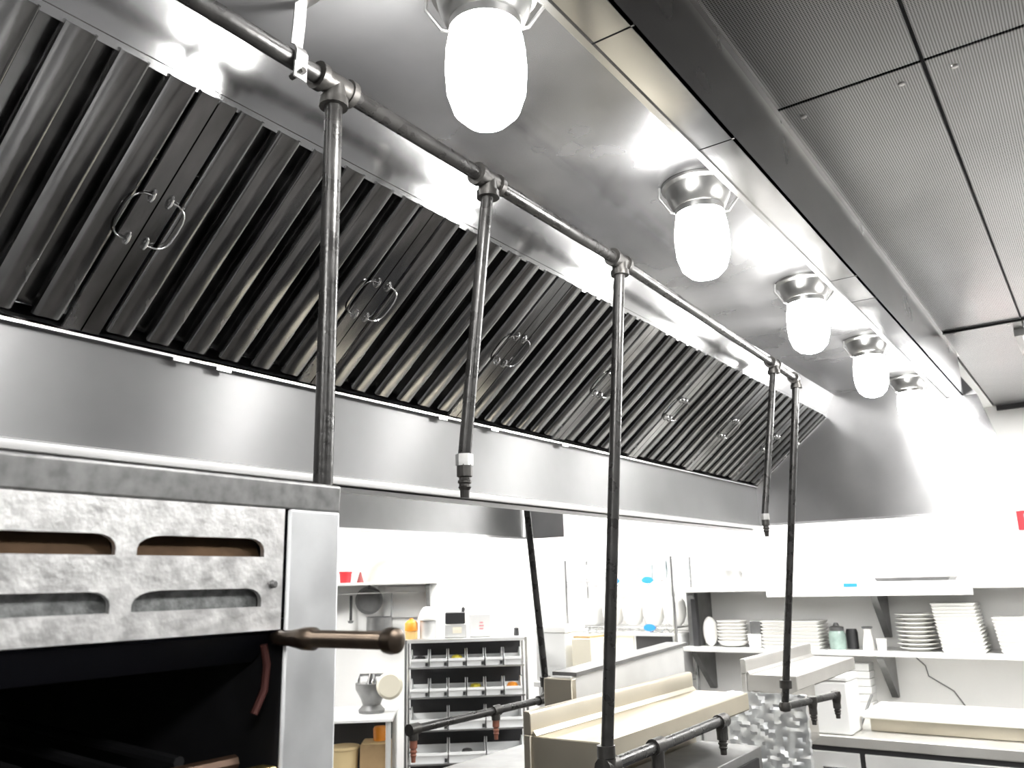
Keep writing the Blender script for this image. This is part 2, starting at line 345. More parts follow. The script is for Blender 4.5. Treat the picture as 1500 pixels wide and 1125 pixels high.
bail_r, bail_l = bail(1), bail(-1, FILT, 0.1)
eye_mes = []
for uu in (FLEN * .5 - 0.045, FLEN * .5 + 0.045):
    em = MB(); em.tube([fp(uu - 0.011, 0, 0.0), fp(uu - 0.008, 0, -0.006), fp(uu, 0, -0.0085), fp(uu + 0.008, 0, -0.006), fp(uu + 0.011, 0, 0.0)], 0.0028, 8); eye_mes.append(em.mesh('handle_eye', WIRE))
base_f = Vector((XB + 0.015, 0, ZF + 0.004))
seams = [0.717 + FWD * i for i in range(-3, 7)] + [Y1 - 0.022]
nf = len(seams) - 1
for i in range(nf):
    y0 = seams[i] + 0.0015; wd = seams[i + 1] - 0.0015 - y0
    n = nf - i
    lab = 'narrow greasy baffle filter beside the end panel of the hood' if n == 1 else 'greasy stainless baffle filter, %s from the far end panel of the hood' % ORD[n - 1]
    t = thing('grease_filter', (base_f.x, y0, base_f.z), lab, 'filter', 'baffle filters in the hood')
    inst('side_frame', side_me, t); inst('side_frame', side2_me, t, (0, wd, 0))
    for nm, u in (('bottom_frame', -0.0075), ('top_frame', LU - 0.001)):
        f = fpoly(MB(), [(0.0005, 0.012), (wd - 0.0005, 0.012), (wd - 0.0005, 0.046), (0.0005, 0.046)], u, u + 0.007).mesh(nm, FILTB); inst(nm, f, t)
    k = 6 if wd > 0.5 else max(1, int((wd - 0.075) / pitch + 0.25)); st = (wd - 0.066 - (k - 1) * pitch - 0.049) / 2 + 0.033
    for j in range(k): inst('baffle', front_me, t, (0, st + pitch * j, 0))
    for j in range(k + 1):
        v = st - 0.042 + pitch * j
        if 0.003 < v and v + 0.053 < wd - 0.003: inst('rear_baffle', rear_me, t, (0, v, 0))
    b = inst('bail_handle', bail_r, t, (0, 0.015, 0)); [inst('handle_eye', e_, b) for e_ in eye_mes]
    b = inst('bail_handle', bail_l, t, (0, wd - 0.015, 0)); [inst('handle_eye', e_, b) for e_ in eye_mes]

# ------------------------------------------------------------------ jar lamps under the canopy
def jar_lamp(y, label):
    z = ZK - 0.0005; lx = -0.658; k = 1.078
    t = thing('hood_lamp', (lx, y, z - 0.215 * k), label, 'lamp', 'jar lamps under the hood canopy')
    c = (lx, y, 0)
    P = lambda L: [(r * k, z - h * k) for r, h in L]
    MB().lathe(P([(0, 0), (0.078, 0), (0.078, 0.006), (0.070, 0.011), (0.066, 0.030), (0.056, 0.052), (0.052, 0.055), (0.052, 0.068), (0, 0.068)]), c, 32).build('collar', ALU, t)
    MB().lathe(P([(0, 0.069), (0.049, 0.069), (0.053, 0.080), (0.056, 0.10), (0.0575, 0.13), (0.055, 0.165), (0.046, 0.192), (0.030, 0.208), (0.012, 0.214), (0, 0.215)]), c, 32).build('glass_jar', JAR, t, smooth=60)
    for a in (0.6, PI + 0.6):
        g = MB()
        d = Vector((math.cos(a), math.sin(a), 0)) * k; p = Vector(c) + Vector((0, 0, z))
        g.tube([p + d * 0.083 + Vector((0, 0, -0.004)), p + d * 0.085 + Vector((0, 0, -0.03)), p + d * 0.062 + Vector((0, 0, -0.066)), p + d * 0.053 + Vector((0, 0, -0.068))], 0.003, 8)
        g.build('clip', ZINC, t)
for i in range(-2, 5):
    jar_lamp(0.884 + 0.82 * i, 'glowing jar lamp on the hood canopy, %s from the far end panel' % ORD[4 - i])

# ------------------------------------------------------------------ fire suppression piping in the hood
PR = 0.0145
def px(y):  # manifold sags slightly towards the rear far away
    return (-0.918 - 0.0435 * max(0, (y - 1.8) / 1.6), y, 0.80 - 0.002 * max(0, y - 1.8))
sup = thing('fire_suppression_pipe', (-0.92, 1.3, -0.55), 'black iron fire suppression pipe run under the hood canopy with hanging drops', 'pipe')
T1, T2, T3, T4, T5 = 0.816, 1.231, 1.79, 3.09, 3.40
MB().tube([px(y) for y in (-1.19, 0, 0.8, 1.8, 2.6, 3.4)], PR, 16).build('manifold', PIPE, sup)
def tee(y, last=False):
    p = Vector(px(y)); m = MB()
    m.tube([p + Vector((0, -0.034, 0)), p + Vector((0, 0.034 if not last else 0.012, 0))], 0.0195, 16)
    for s in ((-1, 1) if not last else (-1,)):
        m.tube([p + Vector((0, s * 0.026, 0)), p + Vector((0, s * 0.038, 0))], 0.0235, 16)
    m.tube([p, p + Vector((0, 0, -0.034))], 0.0195, 16); m.tube([p + Vector((0, 0, -0.026)), p + Vector((0, 0, -0.040))], 0.0235, 16)
    m.build('tee', FITT, sup)
for y in (T1, T2, T3, T4): tee(y)
tee(T5, True)
def nozzle(p, parent, r=0.012, cap=FITT):
    p = Vector(p)
    MB().lathe([(r * 1.25, 0), (r * 1.25, -0.022), (r * .9, -0.024), (r * .9, -0.028), (r * 1.1, -0.030), (r * 1.1, -0.034), (r * .9, -0.036), (r * .9, -0.040), (r * 1.05, -0.042), (r * .75, -0.048), (r * .7, -0.062), (0, -0.062)], p, 12).build('nozzle', cap, parent, smooth=20)
def drop(top, bot, r=PR): MB().tube([Vector(top) + Vector((0, 0, -0.02)), bot], r, 14).build('drop_pipe', PIPE, sup)
drop(px(T1), (-0.922, 0.82, -0.42))
b2 = (-0.966, 1.205, 0.235); drop(px(T2), b2, 0.0125)
MB().tube([Vector(b2) + Vector((0, 0, 0.004)), Vector(b2) + Vector((0, 0, -0.018))], 0.017, 6).build('union', ALU, sup, smooth=10); nozzle(Vector(b2) + Vector((0, 0, -0.016)), sup, 0.012)
b3 = (-1.0, 1.745, -0.40); drop(px(T3), b3)
MB().tube([(b3[0], b3[1], -0.36), (b3[0], b3[1], -0.385)], 0.021, 14).tube([(b3[0], b3[1] - .02, -0.405), (b3[0], b3[1] + 0.035, -0.405)], 0.021, 14).lathe([(0.0, 0.02), (0.021, 0.018), (0.021, -0.018), (0, -0.02)], (b3[0], b3[1], -0.405), 14).build('elbow', FITT, sup)
MB().tube([(-1.0, b3[1] + .02, -0.405), (-1.0, 2.42, -0.400)], PR, 12).build('branch_pipe', PIPE, sup)
for yy in (2.0, 2.42):
    MB().tube([(-1.0, yy - 0.025, -0.402), (-1.0, yy + 0.025, -0.402)], 0.02, 12).tube([(-1.0, yy, -0.402), (-1.0, yy, -0.43)], 0.017, 12).build('tee', FITT, sup); nozzle((-1.0, yy, -0.43), sup, 0.013)
b4 = (-1.01, 3.0, 0.22); drop(px(T4), b4, 0.0125)
MB().tube([Vector(b4) + Vector((0, 0, 0.004)), Vector(b4) + Vector((0, 0, -0.018))], 0.016, 6).build('union', ALU, sup, smooth=10); nozzle(Vector(b4) + Vector((0, 0, -0.016)), sup, 0.011)
b5 = (-1.138, 3.40, -0.493); drop(px(T5), b5)
MB().tube([(-1.126, 3.4, -0.395), (-1.127, 3.4, -0.425)], 0.024, 12).build('coupling', FITT, sup)
e5 = (-1.045, 3.78, -0.49); m5 = (-1.09, 3.595, -0.492)
MB().lathe([(0, 0.022), (0.02, 0.016), (0.024, 0), (0.02, -0.016), (0, -0.022)], b5, 14).build('elbow', FITT, sup)
MB().tube([b5, e5], PR, 12).build('branch_pipe', PIPE, sup)
for q in (m5, e5):
    MB().lathe([(0, 0.021), (0.019, 0.015), (0.022, 0), (0.018, -0.02), (0.016, -0.03), (0, -0.03)], q, 12).build('elbow', FITT, sup); nozzle((q[0], q[1], q[2] - 0.03), sup, 0.013)
# strap hanger
hg = MB(); pc = Vector(px(0.732))
hg.hexa([pc + Vector(v) for v in ((0.016, -0.011, -0.012), (0.018, -0.011, -0.012), (0.018, 0.011, -0.012), (0.016, 0.011, -0.012), (0.016, -0.011, 0.01), (0.018, -0.011, 0.01), (0.018, 0.011, 0.01), (0.016, 0.011, 0.01))])
ar = [(0.0170, -0.014), (0.0185, 0.004), (0.012, 0.0165), (0.004, 0.022), (0.008, 0.060), (0.010, 0.0945)]
hg.ext([(pc.x + a, pc.y - 0.011, pc.z + b) for a, b in ar] + [(pc.x + a + 0.003, pc.y - 0.011, pc.z + b + 0.0005) for a, b in reversed(ar)], (0, 0.022, 0))
hg.box(pc.x + 0.0155, pc.x + 0.0185, pc.y - 0.012, pc.y + 0.012, pc.z - 0.040, pc.z - 0.012)
hg.box(pc.x + 0.008, pc.x + 0.06, pc.y - 0.010, pc.y + 0.010, ZK - 0.0025, ZK - 0.0005)
so = hg.build('strap_hanger', ZINC, sup)
MB().tube([(pc.x + 0.006, pc.y, pc.z - 0.028), (pc.x + 0.026, pc.y, pc.z - 0.028)], 0.006, 6).build('bolt', ZINC, so) if False else MB().tube([(pc.x - 0.004, pc.y, pc.z - 0.028), (pc.x + 0.026, pc.y, pc.z - 0.028)], 0.005, 6).build('bolt', FITT, sup)

# ------------------------------------------------------------------ second hood behind
h2 = thing('rear_hood', (-2.3, 2.0, ZB), 'second stainless hood behind the main hood, seen beneath its rear panel', 'exhaust hood')
X2, Y2 = -2.89, 4.17
MB().sheet((X2, ZB + 0.006), (X2, 0.95), -1.2, Y2, 0.005).build('outer_panel', PANEL, h2)
MB().xz([(X2 - 0.004, ZB), (X2 + 0.014, ZB), (X2 + 0.014, ZB + 0.014), (X2 - 0.004, ZB + 0.014)], -1.2, Y2).build('outer_hem', HEM, h2)
rbox(X2 + 0.014, -2.60, Y2 - 0.006, Y2, ZB, 0.95).build('end_panel', ENDST, h2)
MB().sheet((X2, 0.95), (XB - 0.065, 0.95), -1.2, Y2, 0.005).build('canopy_panel', CEILST, h2)
for i, y in enumerate((0.6, 1.8, 3.0)):
    t = thing('hood_lamp', (-2.3, y, 0.74), 'jar lamp under the second hood, %s from its end panel' % ORD[2 - i], 'lamp', 'jar lamps under the second hood')
    MB().lathe([(0.0, 0.949), (0.075, 0.949), (0.066, 0.92), (0.052, 0.88), (0, 0.88)], (-2.3, y, 0), 20).build('collar', ALU, t)
    MB().lathe([(0.0, 0.879), (0.05, 0.879), (0.057, 0.82), (0.046, 0.765), (0, 0.74)], (-2.3, y, 0), 20).build('glass_jar', JAR, t)

# ------------------------------------------------------------------ upright broiler
OX = -0.72
ov = thing('upright_broiler', (-1.05, 0.2, FL), 'worn steel upright broiler with louvred top panel and open black cavity', 'broiler')
OY0, OY1, OZT = -0.28, 0.668, 0.116
IY = 0.592                                   # inner edge of the right column
def col(a, b): return rbox(OX - 0.66, OX, a, b, FL + 0.15, OZT - 0.032)
MB().box(OX - 0.006, OX, IY + 0.003, OY1, FL + 0.15, OZT - 0.031).build('corner_post', OVENF, ov, bevel=0.004)
MB().box(OX - 0.006, OX, OY0, OY0 + 0.076, FL + 0.15, OZT - 0.031).build('corner_post', OVENF, ov, bevel=0.004)
MB().xz([(OX - 0.03, OZT - 0.031), (OX - 0.001, OZT - 0.031), (OX + 0.001, OZT - 0.002), (OX - 0.004, OZT), (OX - 0.03, OZT)], OY0, OY1).build('top_rail', OVTOP, ov, bevel=0.002)
rbox(OX - 0.68, OX - 0.031, OY0, OY1, OZT - 0.012, OZT - 0.002).build('top_plate', OVTOP, ov)
for a in (OY0, OY1 - 0.012): rbox(OX - 0.68, OX - 0.0065, a, a + 0.012, FL + 0.15, OZT - 0.013).build('side_panel', OVENF, ov)
rbox(OX - 0.68, OX - 0.668, OY0 + 0.013, OY1 - 0.013, FL + 0.15, OZT - 0.013).build('back_panel', BLACK, ov)
# louvred panel: plate with two rows of slots
PT, PBt = 0.0845, -0.0405
P0, P1 = OY0 + 0.080, IY - 0.003
def slot(c, z, wd=0.141, ht=0.0185):
    l, r = c - wd / 2, c + wd / 2; k = ht * 1.1
    pts = [(l, z), (r, z)]
    for i in range(5): a = PI / 2 * i / 4; pts.append((r - k * 0.9 * (1 - math.cos(a)) , z + ht * (0.35 + 0.65 * math.sin(a))))
    for i in range(5): a = PI / 2 * (1 - i / 4); pts.append((l + k * 1.3 * (1 - math.cos(a)), z + ht * (0.35 + 0.65 * math.sin(a))))
    return pts
cs = [0.4935 - 0.161 * i for i in range(5)]
cs = [c for c in cs if c - 0.08 > P0]
holes = [slot(c, 0.0335) for c in cs] + [slot(c - 0.001, -0.0165) for c in cs]
pan = MB().holed([(P0, PBt), (P1, PBt), (P1, PT), (P0, PT)], holes, lambda u, v: (OX - 0.001, u, v), (-0.006, 0, 0)).build('louvre_panel', OVEN, ov)
for c in cs:
    MB().hexa([(OX - 0.02, c - .075, 0.030), (OX - 0.012, c - .075, 0.030), (OX - 0.012, c + .075, 0.030), (OX - 0.02, c + .075, 0.030), (OX - 0.034, c - .075, 0.056), (OX - 0.026, c - .075, 0.056), (OX - 0.026, c + .075, 0.056), (OX - 0.034, c + .075, 0.056)]).build('louvre', RUST, ov)
    rbox(OX - 0.024, OX - 0.016, c - .075, c + .075, -0.022, 0.006).build('louvre', FIRE, ov)
for yy in (P1 - 0.0125, P0 + 0.0125):
    MB().lathe([(0.0045, -0.002), (0.0045, 0.002), (0.003, 0.0035), (0, 0.0035)], (OX, yy, 0.006), 10, 'x').build('screw', GREYM, ov)
rbox(OX - 0.05, OX - 0.045, OY0 + 0.077, IY + 0.002, PBt, PT).build('panel_backing', BLACK, ov)
MB().xz([(OX - 0.012, PBt - 0.002), (OX - 0.010, PBt - 0.004), (OX - 0.05, PBt - 0.034), (OX - 0.055, PBt - 0.030)], OY0 + 0.078, IY).build('heat_baffle', mat('dark_blued_steel', (0.03, 0.032, 0.045), 0.4, 0.8), ov)
rbox(OX - 0.66, OX - 0.032, OY0 + 0.0125, OY1 - 0.0125, -0.40, -0.39).build('cavity_floor', BLACK, ov)
rbox(OX - 0.66, OX - 0.032, OY0 + 0.0125, OY1 - 0.0125, -0.03, -0.026).build('cavity_roof', BLACK, ov)
for a in (OY0 + 0.082, IY + 0.004): rbox(OX - 0.66, OX - 0.007, a, a + 0.004, -0.39, -0.03).build('cavity_wall', BLACK, ov)
for i in range(13):
    y = OY0 + 0.11 + i * 0.058
    MB().tube([(OX - 0.6, y, -0.145), (OX - 0.07, y, -0.165)], 0.006, 8).build('grid_bar', BLACK, ov)
MB().tube([(OX - 0.05, OY0 + 0.09, -0.172), (OX - 0.05, IY - 0.015, -0.172)], 0.008, 8).build('grid_rail', mat('bronzed_rail', (0.10, 0.06, 0.04), .4, .6), ov)
rbox(OX - 0.02, OX + 0.004, IY - 0.05, IY - 0.002, -0.20, -0.172).build('yellow_lit_corner', mat('yellow_lit_metal', (0.75, 0.55, 0.22), 0.3, 1.0), ov, bevel=0.004)  # metal corner with the yellow light on it put into its colour
MB().tube([(OX - 0.012, 0.577, -0.055), (OX - 0.012, 0.582, -0.075), (OX - 0.012, 0.580, -0.10), (OX - 0.014, 0.570, -0.122)], 0.004, 8).build('latch_lever', mat('reddish_lever', (0.10, 0.035, 0.03), 0.45, 0.5), ov)
rbox(OX - 0.03, OX - 0.004, OY0 + 0.077, IY + 0.002, -1.15, -0.42).build('lower_door', OVEN, ov, bevel=0.003)
for a in (OY0 + 0.05, OY1 - 0.05):
    for b in (OX - 0.05, OX - 0.6):
        MB().lathe([(0.02, FL), (0.025, FL + 0.02), (0.018, FL + 0.15), (0, FL + 0.15)], (b, a, 0), 12).build('leg', GREYM, ov)
BRASS = mat('aged_bronze_grip', (0.11, 0.085, 0.065), 0.3, 0.9, noise=0.4, nscale=30)
hz, hy = -0.049, 0.588
hd = MB().lathe([(0.0, -0.012), (0.006, -0.010), (0.008, 0.0), (0.008, 0.016), (0.0105, 0.032), (0.0115, 0.038), (0.0115, 0.052), (0.0085, 0.055), (0.0085, 0.148), (0.0075, 0.149), (0.0075, 0.151), (0.0115, 0.153), (0.0125, 0.159), (0.0115, 0.166), (0.006, 0.169), (0, 0.169)], (OX, hy, hz), 20, 'x').build('lift_handle', BRASS, ov, smooth=50)

# ------------------------------------------------------------------ ranges with high shelves
def high_shelf_range(name, y0, y1, label, m, bf=-0.55, yb=None):
    t = thing(name, (-1.1, (y0 + y1) / 2, FL), label, 'range')
    xb, xf, zt = -1.415, -1.20, -0.42; yb = yb or y1
    rbox(-1.40, bf, y0, yb, FL + 0.14, -0.86).build('body', GREYM, t, bevel=0.004)
    rbox(-1.40, bf, y0, yb, -0.859, -0.835).build('cooktop', BLACK, t, bevel=0.003)
    for a in (y0 + 0.05, yb - 0.05):
        for b in (-1.35, bf - 0.05): MB().lathe([(0.022, FL), (0.018, FL + 0.14), (0, FL + 0.14)], (b, a, 0), 10).build('leg', GREYM, t)
    sp = rbox(-1.44, xb - 0.001, y0 - 0.012, y1, -0.834, zt + 0.003).build('riser_panel', m, t, bevel=0.003)
    MB().xz([(xb, zt), (xf, zt), (xf + 0.003, zt - 0.002), (xf + 0.003, zt - 0.058), (xf - 0.004, zt - 0.060), (xf - 0.006, zt - 0.012), (xb, zt - 0.012)], y0, y1).build('shelf_top', m, t, bevel=0.002)
    MB().xz([(xb - 0.024, zt + 0.004), (xb + 0.001, zt + 0.004), (xb + 0.001, zt + 0.058), (xb - 0.004, zt + 0.066), (xb - 0.024, zt + 0.066)], y0 - 0.012, y1).build('back_ledge', m, t, bevel=0.002)
    MB().xz([(xb + 0.0015, zt + 0.001), (xb + 0.012, zt + 0.001), (xb + 0.0015, zt + 0.014)], y0, y1).build('ledge_bead', m, t)
    for a, b in ((y0 - 0.004, y0 - 0.0005), (y1 + 0.0005, y1 + 0.004)):
        MB().xz([(xb, zt - 0.002), (xf + 0.002, zt - 0.003), (xf + 0.002, zt - 0.060), (xb, zt - 0.15)], a, b).build('shelf_end', m, t)
    return t
r1 = high_shelf_range('high_shelf_range', 2.06, 3.17, 'range with a warm toned high shelf behind the hanging pipe drop', CREAM)
rbox(-1.40, -1.16, 2.55, 3.16, -0.834, -0.60).build('broiler_box', GREYM, r1, bevel=0.003)
rbox(-1.159, -1.15, 2.60, 3.10, -0.80, -0.63).build('broiler_opening', BLACK, r1)
rbox(-1.40, -1.16, 2.10, 2.53, -0.834, -0.62).build('griddle_box', GREYM, r1, bevel=0.003)
r2 = high_shelf_range('high_shelf_range', 3.76, 4.74, 'range with a pale high shelf standing above a foil wrapped fryer guard', mat('satin_shelf_steel', (0.52, 0.51, 0.49), 0.38, 0.8, noise=0.12, nscale=6), -1.19, 3.92)
# foil wrapped guard below the second shelf
fg = thing('foil_guard', (-1.3, 3.73, -0.834), 'tall splash guard wrapped in crumpled aluminium foil below the pale high shelf', 'splash guard')
fm = MB(); nx, nz = 22, 26
def foilpt(i, j):
    x = -1.50 + 0.345 * i / nx; z = -0.834 + 0.344 * j / nz
    return (x + random.uniform(-.003, .003), 3.715 + random.uniform(-0.003, 0.003) + 0.004 * math.sin(i * 1.3 + j * .7) * math.sin(j * .9), z + random.uniform(-.003, .003))
g = [[fm.bm.verts.new(foilpt(i, j)) for j in range(nz + 1)] for i in range(nx + 1)]
for i in range(nx):
    for j in range(nz): fm.bm.faces.new([g[i][j], g[i + 1][j], g[i + 1][j + 1], g[i][j + 1]])
rim = [g[i][0] for i in range(nx + 1)] + [g[nx][j] for j in range(1, nz + 1)] + [g[i][nz] for i in range(nx - 1, -1, -1)] + [g[0][j] for j in range(nz - 1, 0, -1)]
bk = [fm.bm.verts.new((v.co.x, 3.744, v.co.z)) for v in rim]
for i in range(len(rim)): k2 = (i + 1) % len(rim); fm.bm.faces.new([rim[i], rim[k2], bk[k2], bk[i]])
fm.bm.faces.new(bk[::-1])
fm.build('foil_sheet', FOIL, fg, smooth=20)
rbox(-1.47, -1.19, 3.7445, 3.7475, -0.834, -0.495).build('backing_board', CARD, fg)

# rear line appliance: grey back panel and its pipe
gp = thing('rear_griddle', (-1.62, 2.75, FL), 'grey steel back of the appliance on the rear cooking line', 'griddle')
MB().hexa([(-1.60, 2.46, FL + .1), (-1.53, 2.46, FL + .1), (-1.53, 3.36, FL + .1), (-1.60, 3.36, FL + .1), (-1.60, 2.46, -0.305), (-1.53, 2.46, -0.305), (-1.53, 3.36, -0.27), (-1.60, 3.36, -0.27)]).build('back_panel', PALE, gp, bevel=0.003)
MB().hexa([(-1.61, 2.47, -0.305), (-1.515, 2.47, -0.305), (-1.515, 3.37, -0.27), (-1.61, 3.37, -0.27), (-1.61, 2.47, -0.293), (-1.515, 2.47, -0.293), (-1.515, 3.37, -0.258), (-1.61, 3.37, -0.258)]).build('back_rail', GREYM, gp)
rbox(-1.62, -1.51, 2.43, 2.459, FL + 0.1, -0.31).build('corner_post', CREAM, gp, bevel=0.003)
rbox(-2.35, -1.605, 2.44, 3.35, FL + .1, -0.72).build('body', GREYM, gp)
rbox(-1.88, -1.625, 2.95, 3.3, -0.719, -0.37).build('side_box', mat('pale_beige_steel', (0.7, 0.68, 0.6), 0.5, 0.3), gp, bevel=0.004)
for a in (2.48, 3.3):
    for b in (-2.3, -1.65): MB().lathe([(0.02, FL), (0.02, FL + 0.1), (0, FL + .1)], (b, a, 0), 8).build('leg', GREYM, gp)
qp = thing('rear_suppression_pipe', (-1.8, 2.4, -0.55), 'black pipe dropping from the second hood and turning along the rear line', 'pipe')
MB().tube([(-1.80, 2.60, 0.945), (-1.8, 2.624, 0.265), (-1.80, 2.716, -0.375)], 0.013, 12).build('drop_pipe', PIPE, qp)
MB().tube([(-1.80, 2.712, -0.34), (-1.8, 2.716, -0.375)], 0.021, 12).tube([(-1.80, 2.719, -0.37), (-1.80, 2.719, -0.40), (-1.80, 2.700, -0.419), (-1.80, 2.66, -0.42)], 0.017, 12).build('elbow', FITT, qp)
MB().tube([(-1.80, 2.67, -0.42), (-1.80, 1.985, -0.42)], 0.013, 12).build('branch_pipe', PIPE, qp)
for yy in (2.40, 1.985):
    MB().tube([(-1.8, yy - 0.02, -0.42), (-1.8, yy + 0.02, -0.42)], 0.018, 12).tube([(-1.8, yy, -0.42), (-1.8, yy, -0.45)], 0.015, 12).build('tee', FITT, qp)
    nozzle((-1.8, yy, -0.45), qp, 0.0095, COPPER)

# ------------------------------------------------------------------ wall shelves with crockery on the back wall
SY0, SY1, ZLO, ZUP = 5.50, YF, -0.452, -0.062
def wall_shelf(x0, x1, z, label, th=0.03, y0=SY0, m=None):
    t = thing('wall_shelf', ((x0 + x1) / 2, (y0 + YF) / 2, z - th), label, 'shelf')
    rbox(x0, x1, y0, YF - 0.002, z - th, z).build('shelf_board', m or PALE, t, bevel=0.003)
    return t
lo = wall_shelf(-2.52, 0.6, ZLO, 'long steel wall shelf holding the white plates')
up = wall_shelf(-2.52, 0.6, ZUP, 'long steel wall shelf above the plates with bowls on it')
for t, z, ln in ((lo, ZLO, 0.27), (up, ZUP, 0.30)):
    for x in (-2.45, -1.25, 0.1):
        MB().ext([(x - 0.02, YF - 0.003, z - 0.031), (x - 0.02, YF - 0.003, z - 0.03 - ln), (x - 0.02, YF - 0.04, z - 0.03 - ln), (x - 0.02, SY0 + 0.05, z - 0.05), (x - 0.02, SY0 + 0.05, z - 0.031)], (0.04, 0, 0)).build('bracket', GREYM, t)
cb = thing('shelf_ledge', (-1.29, 5.46, -0.115), 'thick white board fixed on the front of the upper wall shelf', 'board')
rbox(-1.88, -0.69, 5.46, 5.498, -0.128, -0.045).build('board', PLAST, cb, bevel=0.003)
rbox(-1.39, -1.31, 5.4585, 5.4599, -0.072, -0.050).build('blue_label', BLUE, cb)
dk = thing('upright_post', (-2.44, 5.6, ZLO), 'dark steel post standing between the two wall shelves', 'post')
rbox(-2.51, -2.425, 5.62, 5.70, ZLO, ZUP - 0.032).build('post_web', GREYM, dk); rbox(-2.46, -2.425, 5.575, 5.619, ZLO, ZUP - 0.032).build('post_flange', DARK, dk)
def plate_prof(r, t=0.012): return [(0, 0), (r * .6, 0), (r * .66, 0.003), (r, t), (r, t + .004), (r * .64, 0.007), (0, 0.006)]
yb = 5.62
op = thing('oval_platter', (-2.352, yb, ZLO), 'white oval platter standing on edge next to the dark post', 'platter')
MB().lathe([(0, -0.02), (0.6, -0.02), (1.0, 0.0), (1.0, 0.008), (0.6, -0.012), (0, -0.012)], (0, 0, 0), 28, 'y', 1, 1).build('dish', CHINA, op, local=True)
for v in op.children[0].data.vertices: v.co = Vector((v.co.x * 0.052, v.co.y, v.co.z * 0.098 + 0.098))
for i in range(7):
    t = thing('serving_bowl', (-2.19, yb, ZLO + 0.0012 + i * 0.022), 'white rounded bowl, %s up in the nested stack beside the oval platter' % ORD[i], 'bowl', 'nested white bowls on the lower wall shelf')
    MB().lathe([(0, 0), (0.05, 0), (0.085, 0.012), (0.104, 0.036), (0.102, 0.038), (0.082, 0.016), (0.05, 0.004), (0, 0.004)], (0, 0, 0), 24).build('bowl_body', CHINA, t, local=True)
def single(name, mb, m, label, cat, group=None, bevel=0, smooth=35):
    return tag(mb.build(name, m, bevel=bevel, smooth=smooth), label, cat, group)
single('small_tub', MB().hexa([(-2.06, 5.56, ZLO), (-1.98, 5.56, ZLO), (-1.98, 5.64, ZLO), (-2.06, 5.64, ZLO), (-2.066, 5.554, ZLO + .085), (-1.974, 5.554, ZLO + .085), (-1.974, 5.646, ZLO + .085), (-2.066, 5.646, ZLO + .085)]), PLAST, 'small white tub beneath a grey lidless box', 'tub', bevel=0.004)
single('grey_box', MB().box(-2.05, -1.975, 5.57, 5.64, ZLO + 0.086, ZLO + 0.172), GREYM, 'small grey box stacked on the little white tub', 'box', bevel=0.006)
for i in range(8):
    single('rectangular_platter', MB().hexa([(-1.945, 5.53, ZLO + .001 + i * .0215), (-1.60, 5.53, ZLO + .001 + i * .0215), (-1.60, 5.74, ZLO + .001 + i * .0215), (-1.945, 5.74, ZLO + .001 + i * .0215), (-1.962, 5.515, ZLO + .0205 + i * .0215), (-1.585, 5.515, ZLO + .0205 + i * .0215), (-1.585, 5.755, ZLO + .0205 + i * .0215), (-1.962, 5.755, ZLO + .0205 + i * .0215)]), CHINA, 'white rectangular platter, %s up from the shelf in the wide low stack' % ORD[i], 'platter', 'stacked rectangular platters', bevel=0.003)
j = thing('glass_jar', (-1.50, 5.6, ZLO), 'greenish glass jar with a dark lid beside the platter stack', 'jar')
MB().lathe([(0, 0), (0.045, 0), (0.05, 0.01), (0.052, 0.09), (0.042, 0.112), (0, 0.112)], (0, 0, 0), 20).build('jar_body', GREEN, j, local=True)
MB().lathe([(0, 0.113), (0.044, 0.113), (0.044, 0.135), (0.02, 0.142), (0.012, 0.16), (0, 0.162)], (0, 0, 0), 20).build('lid', GREYM, j, local=True)
single('dark_canister', MB().lathe([(0, ZLO), (0.035, ZLO), (0.036, ZLO + .1), (0.03, ZLO + .12), (0, ZLO + .12)], (-1.425, 5.66, 0), 16), DARK, 'dark round canister behind the greenish glass jar', 'canister')
c = thing('carafe', (-1.316, 5.6, ZLO), 'white tapered carafe with a dark rim', 'carafe')
MB().lathe([(0, 0), (0.036, 0), (0.038, 0.01), (0.022, 0.105), (0.026, 0.125), (0.024, 0.125), (0, 0.11)], (0, 0, 0), 20).build('carafe_body', CHINA, c, local=True)
MB().lathe([(0.0265, 0.1255), (0.034, 0.136), (0.03, 0.138), (0, 0.128)], (0, 0, 0), 20).build('rim', GREYM, c, local=True)
single('cup', MB().lathe([(0, ZLO), (0.024, ZLO), (0.03, ZLO + .07), (0.027, ZLO + .07), (0.022, ZLO + .006), (0, ZLO + .006)], (-1.232, 5.56, 0), 18), CHINA, 'small white cup between the carafe and the plate stack', 'cup')
for i in range(9):
    r = 0.112 + random.uniform(-.003, .003)
    t = thing('dinner_plate', (-1.04 + random.uniform(-.004, .004), 5.63, ZLO + 0.001 + i * 0.024), 'white round plate, %s up from the shelf in the round stack' % ORD[i], 'plate', 'stacked round plates on the lower wall shelf')
    MB().lathe([(0, 0), (r * .55, 0), (r * .6, 0.006), (r, 0.018), (r, 0.022), (r * .58, 0.011), (0, 0.010)], (0, 0, 0), 28).build('plate_body', CHINA, t, local=True)
def square_plate(x0, x1, z, i, n, lean):
    y0, y1 = 5.52, 5.76; dx = -lean * i / n; h = 0.0185
    return MB().hexa([(x0 + dx + .012, y0 + .012, z), (x1 + dx - .012, y0 + .012, z), (x1 + dx - .012, y1 - .012, z), (x0 + dx + .012, y1 - .012, z), (x0 + dx, y0, z + h), (x1 + dx, y0, z + h), (x1 + dx, y1, z + h), (x0 + dx, y1, z + h)])
for i in range(14): single('square_plate', square_plate(-0.90, -0.665, ZLO + 0.001 + i * 0.0197, i, 14, 0.035), CHINA, 'white square plate, %s up from the shelf in the tallest square stack' % ORD[i], 'plate', 'tallest stack of square plates', bevel=0.003)
